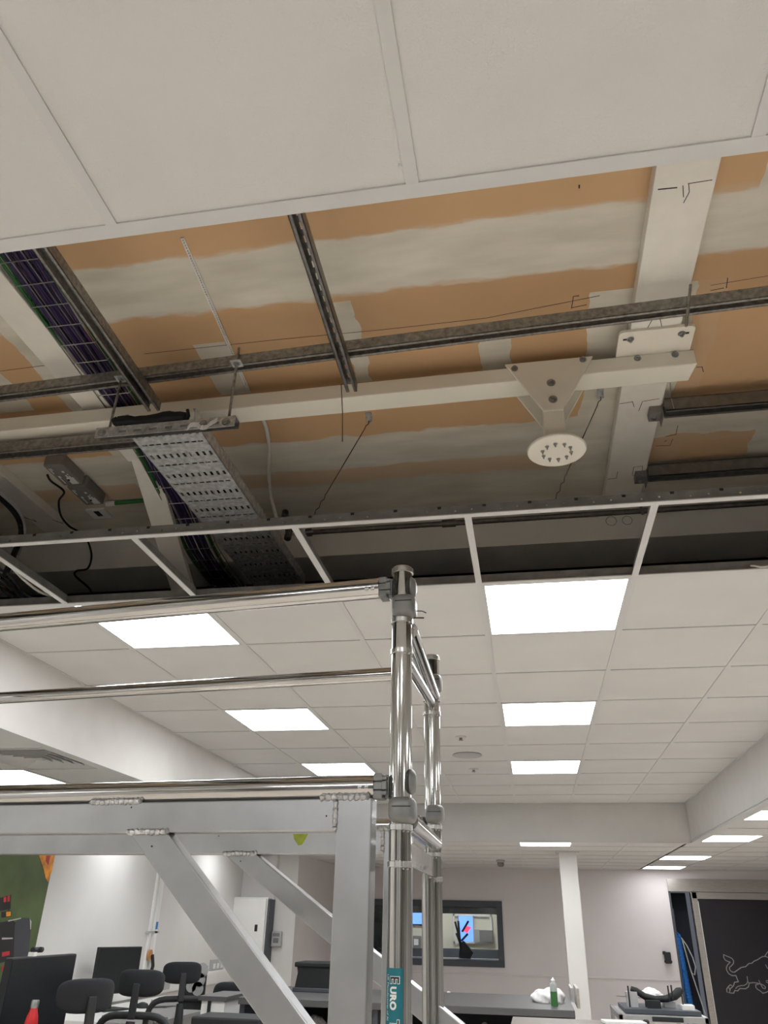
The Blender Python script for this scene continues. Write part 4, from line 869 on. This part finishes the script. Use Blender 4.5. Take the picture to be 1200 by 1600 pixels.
def mp(pix, matn, k, nm): MB().prism([(WLX+.012+.001*k, at(px, py, x=WLX).y, at(px, py, x=WLX).z) for px, py in pix], (.001, 0, 0)).build(nm, matn, mu)
mp([(58, 1335), (84, 1335), (79, 1360), (73, 1378), (69, 1372), (66, 1358)], 'mural_orange', 1, 'painted_flame')
mp([(70, 1337), (76, 1337), (73, 1352), (69, 1345)], 'mural_red', 2, 'painted_flame')
mp([(-30, 1410), (15, 1398), (14, 1420), (-30, 1430)], 'mural_black', 1, 'painted_wing'); mp([(3, 1402), (7, 1401), (7, 1409), (3, 1410)], 'mural_red', 2, 'painted_letter'); mp([(9, 1400), (12.5, 1399), (12.5, 1408), (9, 1409)], 'mural_red', 2, 'painted_letter')
mp([(10.5, 1418), (12, 1418), (12, 1424), (10.5, 1424)], 'mural_black', 1, 'painted_strut')
mp([(0, 1425), (15, 1423), (15, 1432), (0, 1434)], 'mural_black', 1, 'painted_camera'); mp([(7, 1425), (14, 1424), (14, 1431), (7, 1432)], 'mural_orange', 2, 'painted_camera')
mp([(-30, 1445), (18, 1438), (22, 1442), (20, 1500), (-30, 1510)], 'mural_black', 1, 'painted_body'); mp([(20, 1445), (25, 1437), (32, 1434), (42, 1434), (46, 1440), (45, 1460), (41, 1500), (18, 1505)], 'mural_grey', 2, 'painted_airbox')
mp([(10, 1438), (30, 1434), (30, 1435.5), (10, 1440)], 'mural_pale', 3, 'painted_edge'); mp([(0, 1465), (17, 1465), (17, 1467), (0, 1468)], 'mural_pale', 3, 'painted_edge'); mp([(44, 1436), (46.5, 1440), (45.5, 1452), (44.5, 1452)], 'mural_pale', 3, 'painted_edge')
mp([(0, 1488), (12, 1486), (12, 1492), (0, 1495)], 'mural_red', 3, 'painted_stripe'); mp([(0, 1510), (12, 1505), (12, 1512), (0, 1518)], 'mural_red', 3, 'painted_stripe')
# ================================================================== WORKSTATIONS AT THE LEFT
def desk(x0, x1, y0, y1, z, label, matn='white_plastic', legs=True):
    t = thing('desk', ((x0+x1)/2, (y0+y1)/2, -EYE), label, 'desk'); B('desk_top', matn, t, x0, x1, y0, y1, z-.03, z, bev=.004)
    for x in (x0+.05, x1-.05):
        for y in (y0+.05, y1-.05): B('leg', 'grey_plastic', t, x-.025, x+.025, y-.025, y+.025, -EYE, z-.03)
    return t
DZ1, DZ2 = -.68, -.72
desk(-3.45, -2.46, 3.55, 5.05, DZ1, 'dark desk under the large monitor and red bottle', 'table_grey')
desk(-3.95, -3.0, 6.6, 9.0, DZ2, 'white desk along the left wall under the square monitor')
def monitor(p0, p1, h, z, label, dz):
    """panel standing on a desk: p0, p1 are its two top corners in plan"""
    p0, p1 = Vector((p0[0], p0[1], 0)), Vector((p1[0], p1[1], 0)); d = (p1-p0).normalized(); n = Vector((d.y, -d.x, 0)); mid = (p0+p1)/2; L_ = (p1-p0).length
    t = thing('monitor', (mid.x, mid.y, dz), label, 'monitor'); c = mid+Vector((0, 0, z-h/2))
    body = MB().obox(c-n*.022, d*L_/2, n*.02, Vector((0, 0, h/2))).build('casing', 'black', t, bev=.006)
    MB().obox(c-n*.001, d*(L_/2-.008), n*.0015, Vector((0, 0, h/2-.008))).build('screen', 'screen', t)
    MB().beam((mid-n*.06)+Vector((0, 0, dz)), (mid-n*.06)+Vector((0, 0, z-h*.4)), .06, .03, d).build('stand_neck', 'black', t, bev=.004)
    MB().obox((mid-n*.04)+Vector((0, 0, dz+.008)), d*.14, n*.10, Vector((0, 0, .008))).build('stand_base', 'black', t, bev=.004)
    return d, n, mid
a, b_ = at(20, 1497, z=-.2), at(121, 1490, z=-.2)
monitor((a.x, a.y), (b_.x, b_.y), .40, -.2, 'large black monitor with a webcam on top, at the left picture edge', DZ1)
c = at(62, 1489, z=-.185); c = Vector((a.x+(b_.x-a.x)*.5, c.y, 0)); t = thing('webcam', (c.x, c.y, -.2), 'small black webcam clipped on top of the large monitor', 'webcam')
c = Vector(((a.x+b_.x)/2-.02, at(63, 1487, x=(a.x+b_.x)/2).y, 0))
MB().tube([(c.x, c.y-.045, -.170), (c.x, c.y+.045, -.170)], .014, 14).build('barrel', 'black', t, smooth=True); MB().lathe((c.x+.012, c.y, -.165), (1, 0, 0), [(.011, 0), (.010, .008)], 12).build('lens', 'screen', t, smooth=True); B('clip', 'white_plastic', t, c.x-.02, c.x+.015, c.y-.05, c.y-.02, -.2, -.18)
a, b_ = at(157, 1480, z=-.235), at(223, 1479, z=-.235)
monitor((a.x, a.y), (b_.x, b_.y), .36, -.235, 'square black monitor standing against the left wall between the chairs', DZ2)
# red bottle, laptop, papers
c = at(56, 1562, z=-.37); c.z = DZ1; t = thing('drink_bottle', tuple(c), 'bright red metal drinks bottle with a steel cap', 'bottle')
MB().lathe(c, (0, 0, 1), [(.030, 0), (.031, .01), (.031, .215), (.027, .24), (.019, .262), (.017, .275)], 28).build('body', 'red', t, smooth=True); MB().lathe(c+Vector((0, 0, .275)), (0, 0, 1), [(.018, 0), (.019, .003), (.019, .03), (.017, .034)], 24).build('cap', 'zinc', t, smooth=True)
lp = thing('laptop', (-2.58, 4.72, DZ1), 'dark open laptop on the desk below the large monitor', 'laptop'); B('base', 'socket_grey', lp, -2.74, -2.48, 4.5, 4.86, DZ1, DZ1+.016, bev=.003); MB().obox((-2.755, 4.68, DZ1+.09), (.035, 0, -.10), (0, .18, 0), (.004, 0, .0014)).build('lid', 'grey_plastic', lp)
for k, (px, py, w_, lb) in enumerate(((246, 1572, .14, 'white papers on the desk behind the middle chair'), (222, 1575, .1, 'small dark mouse-shaped device on the white desk'))):
    c = at(px, py, z=DZ2); 
    if k == 0:
        t = thing('paper_stack', (c.x, c.y, DZ2), lb, 'papers')
        for q in range(4): MB().obox((c.x+.02*q, c.y+.03*math.sin(q*2), DZ2+.003+.005*q), (w_*math.cos(q*.5), w_*math.sin(q*.5), 0), (-w_*.7*math.sin(q*.5), w_*.7*math.cos(q*.5), 0), (0, 0, .002)).build('sheet', 'white_plastic', t)
    else: tag(MB().lathe((c.x, c.y, DZ2), (0, 0, 1), [(.05, 0), (.055, .012), (.045, .035), (.015, .045)], 20).build('desk_device', 'black', smooth=True), lb, 'device')
def sup(o, cx, cy, cz, ax, ay, az, e=.5, curve=0, mat_='fabric_black', name='pad', rotz=0):
    """soft rounded pad; curve bends its ends towards -y"""
    bm = bmesh.new(); bmesh.ops.create_uvsphere(bm, u_segments=24, v_segments=16, radius=1); mb = MB(); sg = lambda v, k: math.copysign(abs(v)**k, v); idx = {}
    for v in bm.verts:
        idx[v] = len(idx); x = sg(v.co.x, e)*ax; y = sg(v.co.y, .6)*ay; z = sg(v.co.z, e)*az; y += curve*(x/ax)**2
        mb.v.append(Vector((x, y, z)))
    mb.f = [tuple(idx[v] for v in f.verts) for f in bm.faces]; bm.free()
    mb.v = [Vector((v.x*math.cos(rotz)-v.y*math.sin(rotz)+cx, v.x*math.sin(rotz)+v.y*math.cos(rotz)+cy, v.z+cz)) for v in mb.v]
    return mb.build(name, mat_, o, smooth=True)
def chair(x, y, hz, rot, label):
    """mesh-backed swivel chair; hz = headrest centre height, rot = direction it faces (0 = +y)"""
    t = thing('office_chair', (x, y, -EYE), label, 'chair', 'mesh backed swivel chairs')
    f = Vector((-math.sin(rot), math.cos(rot), 0)); s = Vector((math.cos(rot), math.sin(rot), 0)); o = Vector((x, y, 0))+f*.22; bk = o - f*.22
    P_ = lambda a, b2, z: bk+s*a+f*b2+Vector((0, 0, z))
    c = P_(0, .0, hz); sup(t, c.x, c.y, c.z, .15, .035, .075, .55, .05, name='headrest', rotz=rot)
    zt = hz-.14
    MB().beam(P_(0, -.05, zt-.05), P_(0, -.03, hz), .045, .025, f).build('headrest_stem', 'black', t, bev=.006)
    ring = []
    for k in range(33):
        a = 2*math.pi*k/32; cx_, cz_ = math.copysign(abs(math.cos(a))**.45, math.cos(a)), math.copysign(abs(math.sin(a))**.45, math.sin(a)); ring.append(P_(.235*cx_*(1-.10*(cz_ < 0)), -.02+.03*cx_*cx_, zt-.30+.27*cz_))
    MB().tube(ring, .021, 10).build('back_frame', 'black', t, smooth=True)
    mb = MB(); n = 10
    for j in range(n+1):
        for i in range(n+1): a, b2 = -1+2*i/n, -1+2*j/n; mb.v.append(P_(.225*a*(1-.06*abs(b2)**3), -.012+.03*a*a, zt-.30+.262*b2))
    for j in range(n):
        for i in range(n): q = j*(n+1)+i; mb.f.append((q, q+1, q+n+2, q+n+1))
    mb.build('back_mesh', 'chair_mesh', t, smooth=True)
    MB().tube([P_(0, -.05, zt-.06), P_(0, -.07, zt-.2), P_(0, -.05, zt-.5), P_(0, .1, -EYE+.44)], [.028, .035, .03, .03], 10).build('spine', 'black', t, smooth=True)
    for g in (-1, 1): MB().tube([P_(0, -.06, zt-.16), P_(g*.10, -.05, zt-.36), P_(g*.19, -.02, zt-.50)], .017, 8).build('spine_arm', 'black', t, smooth=True)
    c = P_(0, .26, -EYE+.47); sup(t, c.x, c.y, c.z, .25, .25, .045, .5, name='seat', rotz=rot)
    for g in (-1, 1):
        MB().tube([P_(g*.27, .26, -EYE+.45), P_(g*.30, .22, -EYE+.66)], .02, 8).build('arm_post', 'black', t, smooth=True); c = P_(g*.30, .24, -EYE+.68); sup(t, c.x, c.y, c.z, .045, .13, .016, .6, mat_='black', name='arm_pad', rotz=rot)
    b0_ = P_(0, .24, 0); MB().tube([b0_+Vector((0, 0, -EYE+.10)), b0_+Vector((0, 0, -EYE+.44))], .028, 12).build('gas_lift', 'black', t, smooth=True)
    for k in range(5):
        a = 2*math.pi*k/5+.3; e = b0_+Vector((math.cos(a)*.30, math.sin(a)*.30, 0)); MB().tube([b0_+Vector((0, 0, -EYE+.13)), e+Vector((0, 0, -EYE+.085))], [.03, .018], 8).build('base_leg', 'black', t, smooth=True)
        MB().lathe(e+Vector((-.02*math.sin(a), .02*math.cos(a), -EYE+.03)), (-math.sin(a), math.cos(a), 0), [(.02, -.04), (.03, -.035), (.03, -.005), (.02, 0)], 14).build('castor', 'black', t, smooth=True)
    return t
c = at(140, 1556, z=-.352); chair(c.x, c.y, -.352, .95, 'black swivel chair with a turned headrest, left of the middle chair')
c = at(217, 1536, z=-.365); chair(c.x, c.y, -.365, .12, 'black mesh swivel chair seen from behind, in front of the square monitor')
c = at(286, 1520, z=-.372); chair(c.x, c.y, -.372, .55, 'black swivel chair beside the panel with round holes')
# panel with round holes
c = at(306, 1530, z=-.42); p0, p1 = at(286, 1508, y=c.y+.35), at(325, 1556, y=c.y+.35); p1.x = at(324, 1508, y=c.y+.35).x; yy = c.y+.35
t = thing('holed_panel', (c.x, yy, p1.z), 'black panel cut with round white holes behind the right chair', 'panel')
B('panel', 'black', t, p0.x, p1.x, yy, yy+.02, p1.z-.1, p0.z)
for px, py, r_ in ((296, 1512, .04), (316, 1516, .055), (307, 1524, .035), (312, 1531, .05), (299, 1541, .045), (309, 1545, .05), (293, 1528, .04)):
    q = at(px, py, y=yy); MB().lathe((q.x, yy-.001, q.z), (0, -1, 0), [(r_, 0), (r_, .002)], 20).build('hole_disc', 'grey_plastic', t)
# pedestal, black upholstered chair, black bin
a, b_ = at(315, 1563, y=6.6), at(340, 1600, y=6.6); t = thing('pedestal', ((a.x+b_.x)/2, 6.7, -EYE), 'white drawer pedestal with a dark handle, under the front diagonal', 'cabinet')
B('body', 'white_plastic', t, a.x, b_.x+.04, 6.6, 7.1, -EYE, a.z, bev=.004); B('top', 'table_grey', t, a.x-.02, b_.x+.06, 6.58, 7.12, a.z, a.z+.03); c = at(327, 1575, y=6.6); B('handle', 'black', t, c.x-.012, c.x+.012, 6.585, 6.6, c.z-.07, c.z+.05)
c = at(360, 1560, y=7.4); t = thing('upholstered_chair', (c.x, 7.4, -EYE), 'black padded chair half hidden by the front diagonal', 'chair')
sup(t, c.x, 7.4, c.z-.03, .16, .05, .15, .45, name='backrest'); sup(t, c.x+.05, 7.6, c.z-.36, .20, .24, .06, .45, name='seat')
for dx in (-.2, .22):
    for dy in (7.45, 7.75): MB().tube([(c.x+dx, dy, -EYE), (c.x+dx*.95, dy, c.z-.36)], .014, 8).build('leg', 'black', t, smooth=True)
c = at(390, 1580, y=6.0); tag(MB().box(c.x-.16, c.x+.28, 5.35, 5.65, -EYE, c.z+.02).build('storage_crate', 'black', bev=.01), 'black storage crate standing behind the front diagonal', 'crate')
# ================================================================== COUNTER AND BENCHES, RIGHT OF THE TOWER
TZC = -.5
a, b_ = at(900, 1569, z=TZC), at(460, 1557, z=TZC)
YF = 6.35; CX1 = at(898, 1575, y=YF).x; CX0 = -2.2
t = thing('counter', ((CX0+CX1)/2, 6.9, -EYE), 'long dark grey counter below the far window', 'counter')
B('worktop', 'table_grey', t, CX0, CX1, YF, 7.55, TZC-.045, TZC, bev=.004); B('back_panel', 'frame_dark', t, CX0, CX1, 7.45, 7.5, -EYE, TZC-.045); B('shelf', 'frame_dark', t, CX0+.04, CX1-.04, YF+.1, 7.45, -.93, -.90)
for x in (CX0, -1.2, CX1-.04): B('side_panel', 'frame_dark', t, x, x+.04, YF+.05, 7.45, -EYE, TZC-.045)
a = at(468, 1572, y=YF+.1); B('door_edge', 'grey_plastic', t, a.x, a.x+.05, YF+.04, YF+.06, -.93, -.57)
for k, px in enumerate((889, 897)): 
    a = at(px, 1540, y=7.3-.5*k); tag(MB().box(a.x, a.x+.02, 7.0-.5*k, 7.5-.5*k, TZC, a.z).build('end_screen', 'grey_plastic' if k == 0 else 'stainless'), ('thin grey divider' if k == 0 else 'shiny plate') + ' standing at the right end of the counter', 'panel')
def lump(name, c, ax, ay, az, matn, label, cat, seed):
    random.seed(seed); bm = bmesh.new(); bmesh.ops.create_icosphere(bm, subdivisions=4, radius=1); mb = MB(); idx = {}
    ph = [random.uniform(0, 6) for _ in range(6)]
    for v in bm.verts:
        q = v.co; k = 1+.10*math.sin(q.x*4+ph[0])+.08*math.sin(q.y*5+ph[1])+.06*math.sin(q.z*7+q.x*6+ph[2])+.03*math.sin(q.x*17+q.y*11+ph[3]); idx[v] = len(idx)
        mb.v.append(Vector((c[0]+q.x*ax*k, c[1]+q.y*ay*k, c[2]+max(q.z, -.35)*az*k+az*.35)))
    mb.f = [tuple(idx[v] for v in f.verts) for f in bm.faces]; bm.free(); return tag(mb.build(name, matn, smooth=True), label, cat)
a = at(858, 1566, z=TZC); lump('plastic_bag', (a.x, a.y, TZC), .12, .10, .07, 'bag_white', 'crumpled white bag lying on the counter behind the green bottle', 'bag', 2)
a = at(866, 1569, z=TZC); t = thing('spray_bottle', (a.x, a.y-.05, TZC), 'clear bottle half full of green liquid on the counter', 'bottle'); a.y -= .16
MB().lathe((a.x, a.y, TZC), (0, 0, 1), [(.024, 0), (.025, .006), (.025, .09)], 24).build('liquid', 'bottle_green', t, smooth=True); MB().lathe((a.x, a.y, TZC+.09), (0, 0, 1), [(.025, 0), (.025, .04), (.021, .052), (.011, .06)], 24).build('upper_body', 'bottle_clear', t, smooth=True); MB().lathe((a.x, a.y, TZC+.15), (0, 0, 1), [(.015, 0), (.017, .010), (.008, .018), (.005, .028)], 18).build('cap', 'white_plastic', t, smooth=True)
a = at(701, 1551, z=TZC); lump('paper_scrap', (a.x, a.y, TZC), .014, .014, .008, 'bag_white', 'tiny white paper scrap on the counter by the rear post', 'paper', 5)
# black case on the counter
a, b_ = at(463, 1504, y=7.0), at(516, 1552, y=7.0); t = thing('equipment_case', ((a.x+b_.x)/2, 7.0, TZC), 'black equipment case standing on the left end of the counter', 'case')
MB().prism([(a.x-.01, 7.0, TZC), (b_.x+.25, 7.0, TZC), (b_.x+.22, 7.0, a.z), (a.x, 7.0, a.z), (a.x+.015, 7.0, (a.z+TZC)/2+.03)], (0, .3, 0)).build('shell', 'black', t, bev=.01); B('rim', 'frame_dark', t, a.x-.015, b_.x+.25, 6.985, 7.31, TZC, TZC+.03, bev=.006); B('lid', 'black', t, a.x-.01, b_.x+.235, 6.985, 7.31, a.z-.03, a.z+.005, bev=.008)
a = at(755, 1600, y=6.75); lump('marbled_bag', (a.x, 6.75, -.90), .17, .14, .175, 'marble_bag', 'crumpled marbled white bag under the counter, right of the posts', 'bag', 8)
a = at(497, 1598, y=6.75); lump('marbled_bag', (a.x, 6.75, -.90), .20, .16, .18, 'marble_bag', 'crumpled marbled white bag under the counter, left of the front leg', 'bag', 9)
a = at(648, 1600, y=6.75); lump('marbled_bag', (a.x, 6.75, -.90), .12, .12, .18, 'marble_bag', 'crumpled white bag seen between the two scaffold posts', 'bag', 12)
# nearer low table
t = thing('low_table', (.26, 5.5, -EYE), 'grey wood topped table at the bottom picture edge', 'table'); NX0, NX1 = at(801, 1588, z=TZC).x, at(1020, 1596, z=TZC).x
B('table_top', 'wood_grey', t, NX0, NX1, 4.9, 5.78, TZC-.03, TZC, bev=.004)
for x in (NX0+.05, NX1-.05):
    for y in (4.95, 5.73): B('leg', 'grey_plastic', t, x-.02, x+.02, y-.02, y+.02, -EYE, TZC-.03)
a = at(985, 1597, z=TZC); tag(MB().obox((a.x-.05, 5.62, TZC+.008), (.12, .01, 0), (-.01, .06, 0), (0, 0, .008)).build('paper_pad', 'white_plastic', bev=.003), 'white pad lying near the right end of the low table', 'paper')
a = at(1004, 1594, z=TZC); tag(MB().lathe((a.x, 5.7, TZC), (0, 0, 1), [(.018, 0), (.02, .012), (.012, .02)], 16).build('small_knob', 'black', smooth=True), 'tiny black knob on the low table', 'knob')
# aluminium trolley with a fixture
TT = -.56; q = [at(952, 1568, z=TT), at(1103, 1586, z=TT)]; tx0, tx1 = .565, 1.20; ty0, ty1 = 6.95, 7.75
t = thing('trolley', ((tx0+tx1)/2, 7.3, -EYE), 'aluminium profile trolley carrying a black fixture', 'trolley'); e = .03
for a in ((tx0, tx1, ty0, ty0+e), (tx0, tx1, ty1-e, ty1), (tx0, tx0+e, ty0, ty1), (tx1-e, tx1, ty0, ty1)): B('rail', 'alu_mill', t, *a, TT-.04, TT, bev=.003)
for x in (tx0, tx1-e):
    for y in (ty0, ty1-e):
        B('leg', 'alu_mill', t, x, x+e, y, y+e, -EYE+.08, TT-.04, bev=.003); MB().lathe((x+.003, y+e/2, -EYE+.04), (1, 0, 0), [(.03, 0), (.04, .004), (.04, .02), (.03, .024)], 18).build('castor', 'black', t, smooth=True)
        s = 1 if x == tx0 else -1; MB().beam((x+e/2+s*.16, y+e/2, TT-.04), (x+e/2, y+e/2, TT-.20), .024, .024, (0, 1, 0)).build('corner_brace', 'alu_mill', t, bev=.002)
B('shelf', 'white_plastic', t, tx0+e, tx1-e, ty0+e, ty1-e, -1.0, -.98); B('grip', 'black', t, .80, 1.02, ty0-.012, ty0, TT-.035, TT-.005, bev=.004); B('deck', 'grey_plastic', t, tx0+e, tx1-e, ty0+e, ty1-e, TT-.012, TT-.004)
fx_ = thing('fixture', (.9, 7.3, TT), 'black curved part held on a dark base plate on the trolley', 'fixture'); B('base_plate', 'frame_dark', fx_, .62, 1.17, 7.05, 7.62, TT, TT+.03, bev=.003)
B('support', 'black', fx_, .80, .90, 7.15, 7.3, TT+.03, TT+.08); B('support', 'grey_plastic', fx_, .66, .74, 7.2, 7.3, TT+.03, TT+.13); B('support', 'white_plastic', fx_, 1.05, 1.14, 7.12, 7.25, TT+.03, TT+.06); B('support', 'grey_plastic', fx_, .95, 1.03, 7.3, 7.45, TT+.03, TT+.07)
MB().tube([(.70, 7.25, TT+.15), (.74, 7.25, TT+.135), (.80, 7.25, TT+.10), (.88, 7.25, TT+.085), (.96, 7.25, TT+.09), (1.02, 7.25, TT+.11), (1.06, 7.25, TT+.14), (1.085, 7.25, TT+.155)], [.018, .024, .024, .022, .024, .03, .032, .018], 10).build('curved_part', 'black', fx_, smooth=True)
for x, z0, z1 in ((.675, .03, .17), (.975, .08, .18), (1.0, .09, .185), (1.07, .03, .12)): MB().tube([(x, 7.2, TT+z0), (x, 7.2, TT+z1)], .006, 8).build('pin', 'black', fx_, smooth=True)
MB().tube([(.58, 7.2, TT+.10), (.66, 7.2, TT+.098)], .004, 6).build('pin', 'zinc', fx_); lump('cloth', (.86, 7.35, TT+.08), .10, .07, .05, 'bag_white', 'pale crumpled cloth lying on the black fixture', 'cloth', 4)
